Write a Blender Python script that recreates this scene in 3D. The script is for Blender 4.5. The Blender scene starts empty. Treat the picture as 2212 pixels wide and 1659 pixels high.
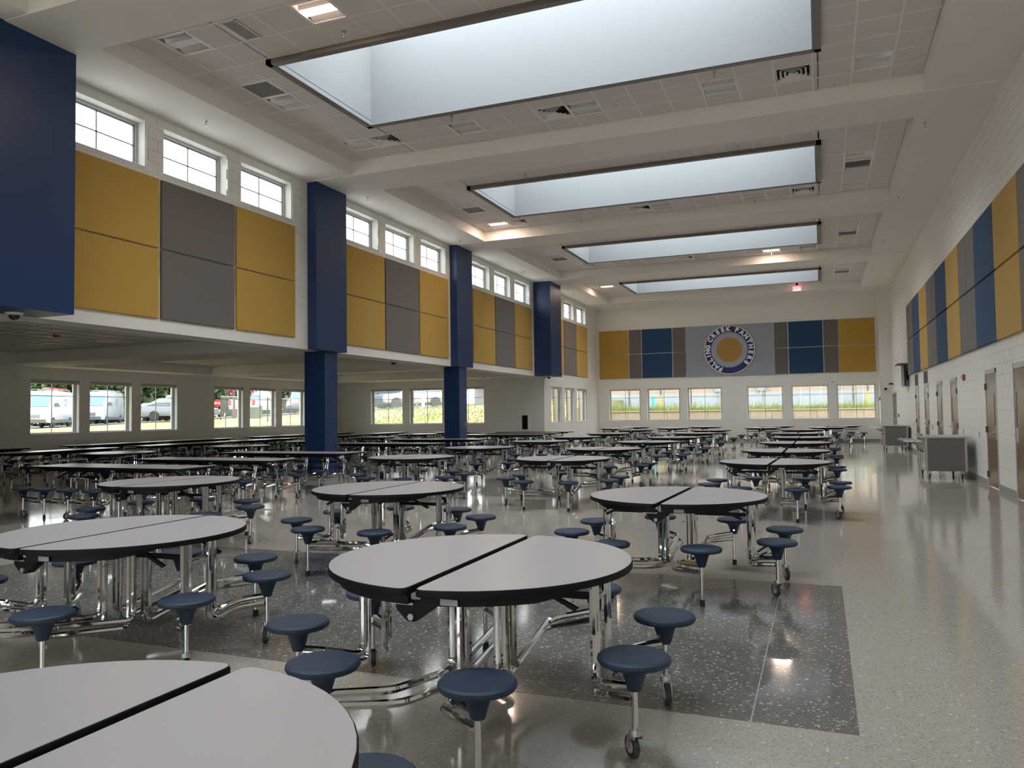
import bpy, math, random
from mathutils import Matrix, Vector

random.seed(7)
sc = bpy.context.scene
COL = sc.collection

# ------------------------------------------------------------------ camera
F_PX, YAW, PITCH, ROLL, EYE = 1680.6, math.radians(21.658), math.radians(2.196), math.radians(-0.768), 1.4725
cam_d = bpy.data.cameras.new('camera')
cam_d.sensor_fit = 'HORIZONTAL'; cam_d.sensor_width = 36.0; cam_d.lens = F_PX / 2212.0 * 36.0
cam_d.clip_start = 0.05; cam_d.clip_end = 500
cam = bpy.data.objects.new('camera', cam_d); COL.objects.link(cam)
_R = Vector((math.cos(YAW), math.sin(YAW), 0)); _H = Vector((-math.sin(YAW), math.cos(YAW), 0)); _Z = Vector((0, 0, 1))
_F = _H * math.cos(PITCH) + _Z * math.sin(PITCH); _U = _Z * math.cos(PITCH) - _H * math.sin(PITCH)
_R2 = _R * math.cos(ROLL) + _U * math.sin(ROLL); _U2 = _U * math.cos(ROLL) - _R * math.sin(ROLL)
M = Matrix.Identity(4)
for i in range(3):
    M[i][0] = _R2[i]; M[i][1] = _U2[i]; M[i][2] = -_F[i]
M[2][3] = EYE
cam.matrix_world = M
sc.camera = cam

# ------------------------------------------------------------------ sky and exposure
SKY_STRENGTH = 3.4
EXPOSURE = 1.8
w = bpy.data.worlds.new('sky'); sc.world = w; w.use_nodes = True
nt = w.node_tree; nt.nodes.clear()
n_out = nt.nodes.new('ShaderNodeOutputWorld'); n_bg = nt.nodes.new('ShaderNodeBackground')
n_tc = nt.nodes.new('ShaderNodeTexCoord'); n_sep = nt.nodes.new('ShaderNodeSeparateXYZ'); n_rmp = nt.nodes.new('ShaderNodeValToRGB')
n_rmp.color_ramp.elements[0].position = 0.0; n_rmp.color_ramp.elements[0].color = (1.0, 0.985, 0.955, 1)
n_rmp.color_ramp.elements[1].position = 0.8; n_rmp.color_ramp.elements[1].color = (0.90, 0.945, 1.0, 1)
nt.links.new(n_tc.outputs['Generated'], n_sep.inputs[0]); nt.links.new(n_sep.outputs['Z'], n_rmp.inputs[0])
nt.links.new(n_rmp.outputs[0], n_bg.inputs[0]); n_bg.inputs[1].default_value = SKY_STRENGTH
nt.links.new(n_bg.outputs[0], n_out.inputs[0])
sc.view_settings.view_transform = 'Standard'; sc.view_settings.look = 'None'
sc.view_settings.exposure = EXPOSURE; sc.view_settings.gamma = 1.0; sc.view_settings.use_curve_mapping = False
sc.cycles.use_denoising = True
sc.cycles.max_bounces = 10; sc.cycles.diffuse_bounces = 6; sc.cycles.glossy_bounces = 4
sc.cycles.transparent_max_bounces = 16; sc.cycles.transmission_bounces = 6
sc.cycles.sample_clamp_indirect = 6.0
sc.cycles.caustics_reflective = False; sc.cycles.caustics_refractive = False

def portal(name, loc, rot, sx, sy):
    """Light portal in a daylight opening: guides sky sampling, gives off no light itself."""
    l = bpy.data.lights.new(name, 'AREA'); l.shape = 'RECTANGLE'; l.size = sx; l.size_y = sy; l.energy = 1
    l.cycles.is_portal = True
    o = bpy.data.objects.new(name, l); COL.objects.link(o); o.location = loc; o.rotation_euler = rot; o['kind'] = 'helper'
    return o

# ------------------------------------------------------------------ measured room (metres)
XL, XR, YB, ZS, ZC, ZB = -10.685, 2.907, 38.916, 6.78, 7.081, 2.977
CL, CR = -9.482, 1.724
COFFERS = [(0.45, 6.95), (8.022, 14.494), (15.719, 21.72), (23.003, 29.287), (30.52, 36.809)]
SKY = [(2.2, 5.2), (9.76, 12.757), (17.214, 20.25), (24.744, 27.72), (32.784, 35.822)]
SKX = (-7.964, 0.14)
XA, YE = -20.7, 30.5
YN = -5.0
for i, (a, b) in enumerate(SKY):
    portal('skylight_portal', ((SKX[0] + SKX[1]) / 2, (a + b) / 2, 9.35), (0, 0, 0), SKX[1] - SKX[0] - .3, b - a - .3)

# ------------------------------------------------------------------ materials
MATS = {}
def pbr(name, col, rough=0.5, metal=0.0, var=0.0, vscale=20.0, bump=0.0, bscale=200.0, spec=0.5, coat=0.0, emit=None, estr=0.0, sheen=0.0):
    m = bpy.data.materials.new(name); m.use_nodes = True
    t = m.node_tree; b = t.nodes['Principled BSDF']
    b.inputs['Base Color'].default_value = (*col, 1); b.inputs['Roughness'].default_value = rough
    b.inputs['Metallic'].default_value = metal; b.inputs['Specular IOR Level'].default_value = spec
    b.inputs['Coat Weight'].default_value = coat; b.inputs['Sheen Weight'].default_value = sheen
    if emit:
        b.inputs['Emission Color'].default_value = (*emit, 1); b.inputs['Emission Strength'].default_value = estr
    tc = t.nodes.new('ShaderNodeTexCoord')
    if var > 0:
        n = t.nodes.new('ShaderNodeTexNoise'); n.inputs['Scale'].default_value = vscale; n.inputs['Detail'].default_value = 4
        mix = t.nodes.new('ShaderNodeMix'); mix.data_type = 'RGBA'
        mix.inputs['A'].default_value = (*[c * (1 - var) for c in col], 1); mix.inputs['B'].default_value = (*[min(1, c * (1 + var)) for c in col], 1)
        t.links.new(tc.outputs['Object'], n.inputs['Vector']); t.links.new(n.outputs['Fac'], mix.inputs['Factor'])
        t.links.new(mix.outputs['Result'], b.inputs['Base Color'])
    if bump > 0:
        n2 = t.nodes.new('ShaderNodeTexNoise'); n2.inputs['Scale'].default_value = bscale; n2.inputs['Detail'].default_value = 3
        bp = t.nodes.new('ShaderNodeBump'); bp.inputs['Strength'].default_value = bump; bp.inputs['Distance'].default_value = 0.01
        t.links.new(tc.outputs['Object'], n2.inputs['Vector']); t.links.new(n2.outputs['Fac'], bp.inputs['Height'])
        t.links.new(bp.outputs['Normal'], b.inputs['Normal'])
    MATS[name] = m
    return m

pbr('wall_paint', (0.80, 0.765, 0.70), 0.5, var=0.02, vscale=2, bump=0.05, bscale=60)
pbr('block_paint', (0.80, 0.77, 0.715), 0.38, var=0.03, vscale=3, bump=0.12, bscale=80)
pbr('mortar', (0.70, 0.69, 0.64), 0.7)
pbr('ceiling_paint', (0.83, 0.79, 0.74), 0.75, var=0.015, vscale=1.5)
pbr('tile_white', (0.74, 0.695, 0.665), 0.9, var=0.05, vscale=90, bump=0.25, bscale=160)
pbr('tee_bar', (0.88, 0.86, 0.84), 0.35)
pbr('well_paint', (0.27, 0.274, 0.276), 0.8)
pbr('skylight_trim', (0.23, 0.205, 0.19), 0.45, metal=0.2)
pbr('navy_paint', (0.008, 0.033, 0.115), 0.4, var=0.06, vscale=3)
pbr('navy_block', (0.008, 0.034, 0.118), 0.35, var=0.05, vscale=5, bump=0.12, bscale=80)
pbr('navy_mortar', (0.02, 0.04, 0.10), 0.6)
pbr('gold_fabric', (0.48, 0.285, 0.055), 0.95, var=0.06, vscale=300, bump=0.15, bscale=500, sheen=0.1)
pbr('grey_fabric', (0.155, 0.133, 0.12), 0.95, var=0.06, vscale=300, bump=0.15, bscale=500, sheen=0.1)
pbr('navy_fabric', (0.020, 0.060, 0.135), 0.95, var=0.06, vscale=300, bump=0.15, bscale=500, sheen=0.05)
pbr('banner_fabric', (0.33, 0.345, 0.39), 0.95, var=0.14, vscale=30, bump=0.1, bscale=300)
pbr('laminate', (0.42, 0.385, 0.385), 0.30, var=0.05, vscale=420)
pbr('edge_black', (0.005, 0.004, 0.005), 0.6, spec=0.2)
pbr('black_steel', (0.006, 0.006, 0.007), 0.5, spec=0.25)
pbr('chrome', (0.66, 0.655, 0.65), 0.07, metal=1.0)
pbr('seat_navy', (0.011, 0.026, 0.056), 0.5, var=0.12, vscale=60, bump=0.25, bscale=700)
pbr('rubber_grey', (0.045, 0.045, 0.047), 0.6)
pbr('zinc', (0.52, 0.53, 0.52), 0.38, metal=0.85)
pbr('cap_black', (0.02, 0.016, 0.016), 0.55)
pbr('sticker', (0.38, 0.38, 0.38), 0.5)
pbr('amber', (0.6, 0.33, 0.02), 0.5)
pbr('aluminium', (0.62, 0.63, 0.65), 0.35, metal=0.6)
pbr('alu_dark', (0.20, 0.20, 0.21), 0.4, metal=0.5)
pbr('alu_white', (0.70, 0.71, 0.71), 0.4)
pbr('base_vinyl', (0.30, 0.29, 0.27), 0.5)
pbr('door_wood', (0.20, 0.118, 0.072), 0.24, var=0.12, vscale=6)
pbr('door_frame', (0.50, 0.495, 0.48), 0.4)
pbr('door_grey', (0.20, 0.20, 0.20), 0.5)
pbr('hinge_bronze', (0.10, 0.075, 0.06), 0.4, metal=0.6)
pbr('steel_brushed', (0.60, 0.60, 0.59), 0.28, metal=0.95)
pbr('cart_panel', (0.155, 0.15, 0.14), 0.45)
pbr('cart_trim', (0.46, 0.44, 0.40), 0.4)
pbr('black_gloss', (0.012, 0.012, 0.014), 0.15)
pbr('black_matte', (0.02, 0.02, 0.02), 0.7)
pbr('louver_dark', (0.05, 0.05, 0.05), 0.6)
pbr('white_plastic', (0.72, 0.72, 0.70), 0.4)
pbr('red_plastic', (0.40, 0.03, 0.025), 0.35)
pbr('red_letters', (0.75, 0.02, 0.03), 0.4, emit=(1, 0.05, 0.06), estr=0.7)
pbr('sign_white', (0.85, 0.7, 0.7), 0.4, emit=(1, 0.62, 0.62), estr=0.45)
pbr('lamp_on', (0.9, 0.85, 0.8), 0.5, emit=(1.0, 0.74, 0.60), estr=3.2)
pbr('lamp_reflector', (0.72, 0.70, 0.68), 0.45)
pbr('lamp_lens', (0.70, 0.69, 0.68), 0.3)
pbr('grille_black', (0.006, 0.006, 0.006), 0.9)
pbr('grille_grey', (0.34, 0.34, 0.34), 0.6, var=0.3, vscale=180)
pbr('emblem_navy', (0.012, 0.022, 0.115), 0.5)
pbr('emblem_white', (0.80, 0.80, 0.82), 0.5)
pbr('emblem_gold', (0.42, 0.225, 0.045), 0.5)
pbr('emblem_grey', (0.37, 0.38, 0.41), 0.6)
# outside
pbr('car_white', (0.56, 0.58, 0.60), 0.25, coat=0.5)
pbr('car_silver', (0.42, 0.43, 0.44), 0.3, metal=0.4, coat=0.5)
pbr('car_grey', (0.19, 0.21, 0.24), 0.3, metal=0.3, coat=0.5)
pbr('car_blue', (0.03, 0.055, 0.09), 0.25, coat=0.5)
pbr('car_red', (0.45, 0.06, 0.04), 0.3, coat=0.5)
pbr('car_glass', (0.16, 0.25, 0.36), 0.08)
pbr('tyre', (0.03, 0.03, 0.032), 0.8)
pbr('rim', (0.50, 0.50, 0.52), 0.3, metal=0.6)
pbr('bumper_grey', (0.12, 0.125, 0.13), 0.6)
pbr('lamp_red', (0.5, 0.03, 0.02), 0.3)
pbr('lamp_clear', (0.75, 0.78, 0.8), 0.15)
pbr('emblem_blue', (0.08, 0.12, 0.35), 0.5)
pbr('asphalt', (0.22, 0.22, 0.23), 0.9, var=0.15, vscale=8)
pbr('bark', (0.10, 0.075, 0.055), 0.9, var=0.2, vscale=10)
pbr('leaf_green', (0.085, 0.15, 0.035), 0.6, var=0.5, vscale=0.9)
pbr('leaf_dark', (0.06, 0.105, 0.035), 0.6, var=0.5, vscale=0.9)
pbr('blossom_pink', (0.55, 0.10, 0.17), 0.7, var=0.3, vscale=3)
pbr('weed', (0.26, 0.31, 0.07), 0.8, var=0.45, vscale=1.1)
pbr('concrete_wall', (0.40, 0.34, 0.27), 0.85, var=0.14, vscale=3.0, bump=0.2, bscale=20)
pbr('skirting_blue', (0.42, 0.47, 0.55), 0.6, var=0.05, vscale=2)
pbr('siding_tan', (0.46, 0.335, 0.235), 0.7, var=0.05, vscale=2)
pbr('post_brown', (0.10, 0.07, 0.05), 0.6)
pbr('post_galv', (0.40, 0.41, 0.42), 0.45, metal=0.5)
pbr('post_yellow', (0.55, 0.42, 0.05), 0.6)
pbr('pipe_teal', (0.10, 0.50, 0.47), 0.5)
pbr('box_green', (0.09, 0.13, 0.08), 0.6)
pbr('sign_red', (0.50, 0.02, 0.02), 0.4)
pbr('roof_membrane', (0.78, 0.77, 0.74), 0.8)
pbr('fin_tan', (0.55, 0.40, 0.24), 0.6)
pbr('fin_brown', (0.16, 0.09, 0.05), 0.6)
pbr('canopy_grey', (0.45, 0.43, 0.44), 0.6)
pbr('hydrant_white', (0.70, 0.71, 0.72), 0.5)

def mat_nodes(name):
    m = bpy.data.materials.new(name); m.use_nodes = True; MATS[name] = m
    return m, m.node_tree, m.node_tree.nodes['Principled BSDF']

def speckle_floor(name, base, chips, rough):
    """Polished speckled resilient floor: base colour, two sizes of chips, faint waviness."""
    m, t, b = mat_nodes(name)
    tc = t.nodes.new('ShaderNodeTexCoord')
    last = None
    for k, (scale, thr, colr) in enumerate(chips):
        v = t.nodes.new('ShaderNodeTexVoronoi'); v.inputs['Scale'].default_value = scale
        n = t.nodes.new('ShaderNodeTexNoise'); n.inputs['Scale'].default_value = scale * 1.7
        mx = t.nodes.new('ShaderNodeMix'); mx.data_type = 'VECTOR'; mx.inputs['Factor'].default_value = 0.006
        t.links.new(tc.outputs['Object'], n.inputs['Vector'])
        t.links.new(tc.outputs['Object'], mx.inputs['A']); t.links.new(n.outputs['Color'], mx.inputs['B'])
        t.links.new(mx.outputs['Result'], v.inputs['Vector'])
        sp = t.nodes.new('ShaderNodeSeparateColor'); t.links.new(v.outputs['Color'], sp.inputs[0])
        gt = t.nodes.new('ShaderNodeMath'); gt.operation = 'GREATER_THAN'; gt.inputs[1].default_value = thr
        t.links.new(sp.outputs['Red'], gt.inputs[0])
        mix = t.nodes.new('ShaderNodeMix'); mix.data_type = 'RGBA'
        if last is None: mix.inputs['A'].default_value = (*base, 1)
        else: t.links.new(last, mix.inputs['A'])
        mix.inputs['B'].default_value = (*colr, 1)
        t.links.new(gt.outputs[0], mix.inputs['Factor']); last = mix.outputs['Result']
    t.links.new(last, b.inputs['Base Color'])
    n = t.nodes.new('ShaderNodeTexNoise'); n.inputs['Scale'].default_value = 2.2; n.inputs['Detail'].default_value = 2
    bp = t.nodes.new('ShaderNodeBump'); bp.inputs['Strength'].default_value = 0.04; bp.inputs['Distance'].default_value = 0.02
    t.links.new(tc.outputs['Object'], n.inputs['Vector']); t.links.new(n.outputs['Fac'], bp.inputs['Height']); t.links.new(bp.outputs['Normal'], b.inputs['Normal'])
    n3 = t.nodes.new('ShaderNodeTexNoise'); n3.inputs['Scale'].default_value = 1.1; n3.inputs['Detail'].default_value = 5
    mr = t.nodes.new('ShaderNodeMapRange'); mr.inputs['To Min'].default_value = rough * 0.8; mr.inputs['To Max'].default_value = rough * 1.25
    t.links.new(tc.outputs['Object'], n3.inputs['Vector']); t.links.new(n3.outputs['Fac'], mr.inputs['Value']); t.links.new(mr.outputs['Result'], b.inputs['Roughness'])
    b.inputs['Specular IOR Level'].default_value = 0.5
speckle_floor('floor_light', (0.385, 0.340, 0.296), [(230, .80, (0.30, 0.263, 0.227)), (190, .82, (0.44, 0.398, 0.355)), (130, .955, (0.245, 0.22, 0.192)), (80, .99, (0.54, 0.52, 0.48))], 0.085)
speckle_floor('floor_dark', (0.145, 0.135, 0.125), [(230, .75, (0.085, 0.08, 0.075)), (190, .84, (0.145, 0.137, 0.127)), (120, .93, (0.22, 0.21, 0.195)), (85, .955, (0.42, 0.41, 0.39))], 0.085)

def glass_mat(name, tint):
    m = bpy.data.materials.new(name); m.use_nodes = True; MATS[name] = m
    t = m.node_tree; t.nodes.clear()
    o = t.nodes.new('ShaderNodeOutputMaterial'); tr = t.nodes.new('ShaderNodeBsdfTransparent'); gl = t.nodes.new('ShaderNodeBsdfGlossy')
    fr = t.nodes.new('ShaderNodeFresnel'); mx = t.nodes.new('ShaderNodeMixShader')
    tr.inputs['Color'].default_value = (*tint, 1); gl.inputs['Roughness'].default_value = 0.02; fr.inputs['IOR'].default_value = 1.3
    ge = t.nodes.new('ShaderNodeNewGeometry'); mu = t.nodes.new('ShaderNodeMath'); mu.operation = 'MULTIPLY'; iv = t.nodes.new('ShaderNodeMath'); iv.operation = 'SUBTRACT'; iv.inputs[0].default_value = 1.0
    t.links.new(ge.outputs['Backfacing'], iv.inputs[1]); t.links.new(fr.outputs[0], mu.inputs[0]); t.links.new(iv.outputs[0], mu.inputs[1])
    t.links.new(mu.outputs[0], mx.inputs[0]); t.links.new(tr.outputs[0], mx.inputs[1]); t.links.new(gl.outputs[0], mx.inputs[2]); t.links.new(mx.outputs[0], o.inputs[0])
glass_mat('window_glass', (0.59, 0.605, 0.605)); glass_mat('skylight_glass', (0.9, 0.93, 0.94))

def ground_mat():
    m, t, b = mat_nodes('ground'); b.inputs['Roughness'].default_value = 0.95
    tc = t.nodes.new('ShaderNodeTexCoord'); n = t.nodes.new('ShaderNodeTexNoise'); n.inputs['Scale'].default_value = 0.25; n.inputs['Detail'].default_value = 8
    r = t.nodes.new('ShaderNodeValToRGB'); e = r.color_ramp.elements
    e[0].position = .38; e[0].color = (0.40, 0.26, 0.13, 1); e[1].position = .6; e[1].color = (0.24, 0.27, 0.07, 1)
    x = e.new(.5); x.color = (0.42, 0.34, 0.16, 1)
    t.links.new(tc.outputs['Object'], n.inputs['Vector']); t.links.new(n.outputs['Fac'], r.inputs[0]); t.links.new(r.outputs[0], b.inputs['Base Color'])
ground_mat()

def chain_mat():
    m = bpy.data.materials.new('chain_link'); m.use_nodes = True; MATS['chain_link'] = m
    t = m.node_tree; b = t.nodes['Principled BSDF']; b.inputs['Base Color'].default_value = (0.45, 0.45, 0.46, 1); b.inputs['Roughness'].default_value = .5
    o = t.nodes['Material Output']; tc = t.nodes.new('ShaderNodeTexCoord')
    mp = t.nodes.new('ShaderNodeMapping'); mp.inputs['Rotation'].default_value = (0, math.radians(45), 0); mp.inputs['Scale'].default_value = (18, 18, 18)
    sp = t.nodes.new('ShaderNodeSeparateXYZ'); t.links.new(tc.outputs['Object'], mp.inputs[0]); t.links.new(mp.outputs[0], sp.inputs[0])
    outs = []
    for ax in ('X', 'Z'):
        fr = t.nodes.new('ShaderNodeMath'); fr.operation = 'FRACT'; lt = t.nodes.new('ShaderNodeMath'); lt.operation = 'LESS_THAN'; lt.inputs[1].default_value = 0.10
        t.links.new(sp.outputs[ax], fr.inputs[0]); t.links.new(fr.outputs[0], lt.inputs[0]); outs.append(lt.outputs[0])
    mxx = t.nodes.new('ShaderNodeMath'); mxx.operation = 'MAXIMUM'; t.links.new(outs[0], mxx.inputs[0]); t.links.new(outs[1], mxx.inputs[1])
    tr = t.nodes.new('ShaderNodeBsdfTransparent'); mix = t.nodes.new('ShaderNodeMixShader')
    t.links.new(mxx.outputs[0], mix.inputs[0]); t.links.new(tr.outputs[0], mix.inputs[1]); t.links.new(b.outputs[0], mix.inputs[2]); t.links.new(mix.outputs[0], o.inputs[0])
chain_mat()

# ------------------------------------------------------------------ mesh helpers
class MB:
    """Collects shapes into one mesh."""
    def __init__(s): s.v = []; s.f = []
    def poly(s, pts, faces):
        k = len(s.v); s.v += [tuple(p) for p in pts]; s.f += [tuple(i + k for i in f) for f in faces]; return s
    def box(s, x0, x1, y0, y1, z0, z1):
        return s.poly([(x0,y0,z0),(x1,y0,z0),(x1,y1,z0),(x0,y1,z0),(x0,y0,z1),(x1,y0,z1),(x1,y1,z1),(x0,y1,z1)],
                      [(0,3,2,1),(4,5,6,7),(0,1,5,4),(1,2,6,5),(2,3,7,6),(3,0,4,7)])
    def prism(s, pts, z0, z1):
        n = len(pts)
        return s.poly([(x, y, z0) for x, y in pts] + [(x, y, z1) for x, y in pts],
                      [tuple(range(n - 1, -1, -1)), tuple(range(n, 2 * n))] + [(i, (i + 1) % n, n + (i + 1) % n, n + i) for i in range(n)])
    def prism_y(s, pts, y0, y1):
        n = len(pts)
        return s.poly([(x, y0, z) for x, z in pts] + [(x, y1, z) for x, z in pts],
                      [tuple(range(n)), tuple(range(2 * n - 1, n - 1, -1))] + [(i, n + i, n + (i + 1) % n, (i + 1) % n) for i in range(n)])
    def prism_x(s, pts, x0, x1):
        n = len(pts)
        return s.poly([(x0, y, z) for y, z in pts] + [(x1, y, z) for y, z in pts],
                      [tuple(range(n - 1, -1, -1)), tuple(range(n, 2 * n))] + [(i, (i + 1) % n, n + (i + 1) % n, n + i) for i in range(n)])
    def lathe(s, prof, n=20, c=(0, 0, 0), ax='z'):
        k = len(s.v); m = len(prof)
        for i in range(n):
            a = 2 * math.pi * i / n; ca, sa = math.cos(a), math.sin(a)
            for r, z in prof:
                p = (r * ca, r * sa, z)
                if ax == 'y': p = (p[0], p[2], p[1])
                elif ax == 'x': p = (p[2], p[0], p[1])
                s.v.append((c[0] + p[0], c[1] + p[1], c[2] + p[2]))
        for i in range(n):
            j = (i + 1) % n
            for q in range(m - 1):
                fa = (k + i * m + q, k + j * m + q, k + j * m + q + 1, k + i * m + q + 1)
                s.f.append(fa if ax != 'y' else fa[::-1])
        for q, flip in ((0, True), (m - 1, False)):
            if prof[q][0] > 1e-6:
                fc = [k + i * m + q for i in range(n)]
                if ax == 'y': flip = not flip
                s.f.append(tuple(fc[::-1] if flip else fc))
        return s
    def cyl(s, c, r, h, n=16, ax='z'): return s.lathe([(r, 0), (r, h)], n, c, ax)
    def tube(s, pts, r, n=8, fillet=0.0, seg=4):
        P = [Vector(p) for p in pts]
        if fillet > 0 and len(P) > 2:
            Q = [P[0]]
            for i in range(1, len(P) - 1):
                a, b, c = P[i - 1], P[i], P[i + 1]
                d1 = min(fillet, (a - b).length * .48); d2 = min(fillet, (c - b).length * .48)
                p0 = b + (a - b).normalized() * d1; p2 = b + (c - b).normalized() * d2
                for j in range(seg + 1):
                    u = j / seg; Q.append(p0 * (1 - u) ** 2 + b * 2 * u * (1 - u) + p2 * u * u)
            Q.append(P[-1]); P = Q
        k = len(s.v); up = None
        for i, p in enumerate(P):
            if i == 0: t = P[1] - P[0]
            elif i == len(P) - 1: t = P[-1] - P[-2]
            else: t = (P[i + 1] - P[i]).normalized() + (P[i] - P[i - 1]).normalized()
            t.normalize()
            if up is None:
                up = Vector((0, 0, 1)) if abs(t.z) < .9 else Vector((1, 0, 0))
            a = t.cross(up)
            if a.length < 1e-4: a = t.cross(Vector((0, 1, 0)))
            a.normalize(); b2 = a.cross(t); up = b2
            for j in range(n):
                an = 2 * math.pi * j / n; s.v.append(tuple(p + a * (r * math.cos(an)) + b2 * (r * math.sin(an))))
        m = len(P)
        for i in range(m - 1):
            for j in range(n):
                j2 = (j + 1) % n; s.f.append((k + i * n + j, k + i * n + j2, k + (i + 1) * n + j2, k + (i + 1) * n + j))
        s.f.append(tuple(k + j for j in range(n - 1, -1, -1))); s.f.append(tuple(k + (m - 1) * n + j for j in range(n)))
        return s
    def mesh(s, name, mat, smooth=None):
        me = bpy.data.meshes.new(name); me.from_pydata(s.v, [], s.f)
        me.materials.append(MATS[mat])
        if smooth is not None:
            me.polygons.foreach_set('use_smooth', [True] * len(me.polygons)); me.set_sharp_from_angle(angle=math.radians(smooth))
        me.update(); return me
    def build(s, name, mat, parent=None, smooth=None):
        return put(name, s.mesh(name, mat, smooth), parent)

def put(name, me, parent=None, loc=None, rot=None, scale=None):
    o = bpy.data.objects.new(name, me); COL.objects.link(o)
    if parent is not None: o.parent = parent
    if loc is not None: o.location = loc
    if rot is not None: o.rotation_euler = rot
    if scale is not None: o.scale = scale
    return o
def tag(o, label, cat, group=None):
    o['label'] = label; o['category'] = cat
    if group: o['group'] = group
    return o
def struct(o, label=None):
    o['kind'] = 'structure'
    if label: o['label'] = label
    return o
def thing(name, label, cat, loc=(0, 0, 0), rz=0.0, group=None):
    o = bpy.data.objects.new(name, None); COL.objects.link(o); o.location = loc; o.rotation_euler = (0, 0, rz); o.empty_display_size = .1
    return tag(o, label, cat, group)
def copy_tree(o, parent=None):
    c = o.copy(); COL.objects.link(c); c.parent = parent
    for ch in o.children: copy_tree(ch, c)
    return c
ORD = ['first', 'second', 'third', 'fourth', 'fifth', 'sixth', 'seventh', 'eighth', 'ninth', 'tenth', 'eleventh', 'twelfth']
def text_mesh(name, body, size, mat, extrude=0.004, offset=0.0, align='CENTER'):
    cu = bpy.data.curves.new(name, 'FONT'); cu.body = body; cu.size = size; cu.extrude = extrude; cu.offset = offset
    cu.align_x = align; cu.align_y = 'CENTER'; cu.resolution_u = 3
    ob = bpy.data.objects.new(name, cu); COL.objects.link(ob)
    dg = bpy.context.evaluated_depsgraph_get(); dg.update()
    me = bpy.data.meshes.new_from_object(ob.evaluated_get(dg)); me.materials.clear(); me.materials.append(MATS[mat])
    bpy.data.objects.remove(ob); bpy.data.curves.remove(cu)
    return me

UNIT = {}
def unit_box(mat):
    if mat not in UNIT: UNIT[mat] = MB().box(-.5, .5, -.5, .5, -.5, .5).mesh('block', mat)
    return UNIT[mat]

# ------------------------------------------------------------------ walls
def cells(u0, u1, z0, z1, holes):
    us = sorted({u0, u1, *[min(max(h[k], u0), u1) for h in holes for k in (0, 1)]})
    out = []
    for a, b in zip(us, us[1:]):
        if b - a < 1e-5: continue
        m = (a + b) / 2
        cuts = sorted((max(h[2], z0), min(h[3], z1)) for h in holes if h[0] < m < h[1] and h[3] > z0 and h[2] < z1)
        z = z0
        for c, d in cuts:
            if c > z + 1e-5: out.append((a, b, z, c))
            z = max(z, d)
        if z < z1 - 1e-5: out.append((a, b, z, z1))
    return out

def wall(name, ax, plane, sign, thick, u0, u1, z0, z1, holes, mat='wall_paint', rec=0.0):
    """Wall slab with openings. ax: axis of its normal; sign: direction the visible face looks."""
    mb = MB()
    a = plane - sign * rec; b = plane - sign * thick
    for (p, q, c, d) in cells(u0, u1, z0, z1, holes):
        if ax == 'x': mb.box(min(a, b), max(a, b), p, q, c, d)
        else: mb.box(p, q, min(a, b), max(a, b), c, d)
    return mb.build(name, mat)

BL, BH, JT = 0.4064, 0.2032, 0.009
def blocks(parent, ax, plane, sign, u0, u1, z0, z1, holes, hidden, key, mat='block_paint', most=300, depth=0.03):
    """Masonry blocks in running bond: the largest in view as parts of their own, the rest joined."""
    lst = []
    k = 0; z = z0
    while z < z1 - 0.02:
        zt = min(z + BH, z1); u = u0 - (BL / 2 if k % 2 else 0)
        while u < u1 - 0.02:
            a, b = max(u, u0), min(u + BL, u1); u += BL
            if b - a < 0.03: continue
            rs = [(a + JT / 2, b - JT / 2, z + JT / 2, zt - JT / 2)]
            for h in holes:
                nr = []
                for r in rs:
                    if r[0] >= h[1] or r[1] <= h[0] or r[2] >= h[3] or r[3] <= h[2]: nr.append(r); continue
                    nr += [c for c in cells(r[0], r[1], r[2], r[3], [h]) if c[1] - c[0] > .02 and c[3] - c[2] > .02]
                rs = nr
            for r in rs:
                if any(r[0] >= h[0] and r[1] <= h[1] and r[2] >= h[2] and r[3] <= h[3] for h in hidden): continue
                lst.append(r)
        z = zt; k += 1
    lst.sort(key=key)
    me = unit_box(mat); mid = plane - sign * depth / 2
    for r in lst[:most]:
        c = ((r[0] + r[1]) / 2, (r[2] + r[3]) / 2)
        loc = (mid, c[0], c[1]) if ax == 'x' else (c[0], mid, c[1])
        scl = (depth, r[1] - r[0], r[3] - r[2]) if ax == 'x' else (r[1] - r[0], depth, r[3] - r[2])
        put('block', me, parent, loc, scale=scl)
    if len(lst) > most:
        mb = MB(); p, q = mid - depth / 2, mid + depth / 2
        for r in lst[most:]:
            if ax == 'x': mb.box(p, q, r[0], r[1], r[2], r[3])
            else: mb.box(r[0], r[1], p, q, r[2], r[3])
        o = mb.build('blockwork', mat, parent); o['kind'] = 'stuff'

# clerestory openings, three to a bay
CW = [(0.9, 2.5), (2.86, 4.46), (4.83, 6.43), (8.39, 9.99), (10.37, 11.97), (12.35, 13.97), (15.93, 17.53), (17.91, 19.5), (19.88, 21.48), (23.4, 24.98), (25.34, 26.94), (27.3, 28.93), (31.4, 33.0), (33.37, 34.95), (35.32, 36.92)]
CZ = (5.78, 6.595)
LW = [(31.41, 32.93), (33.29, 34.84), (35.21, 36.78)]; LZ = (1.055, 2.61)
BW = [(-10.11, -8.49), (-8.15, -6.5), (-6.15, -4.47), (-3.33, -1.66), (-1.32, 0.34), (0.66, 2.33)]; BZ = (1.03, 2.645)
AW = [(15.36, 16.91), (17.28, 18.82), (19.19, 20.73), (22.5, 24.05), (24.42, 25.99), (26.36, 27.9)]; AZ = (1.06, 2.62)
EW = [(-19.02, -17.39), (-17.03, -15.41), (-15.06, -13.41)]; EZ = (1.06, 2.66)
DOORS = [(13.75, 14.72), (16.07, 17.04), (20.37, 21.33), (22.75, 23.72), (25.5, 26.45), (27.9, 28.8), (35.9, 37.7)]
DZ = 2.18
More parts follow.
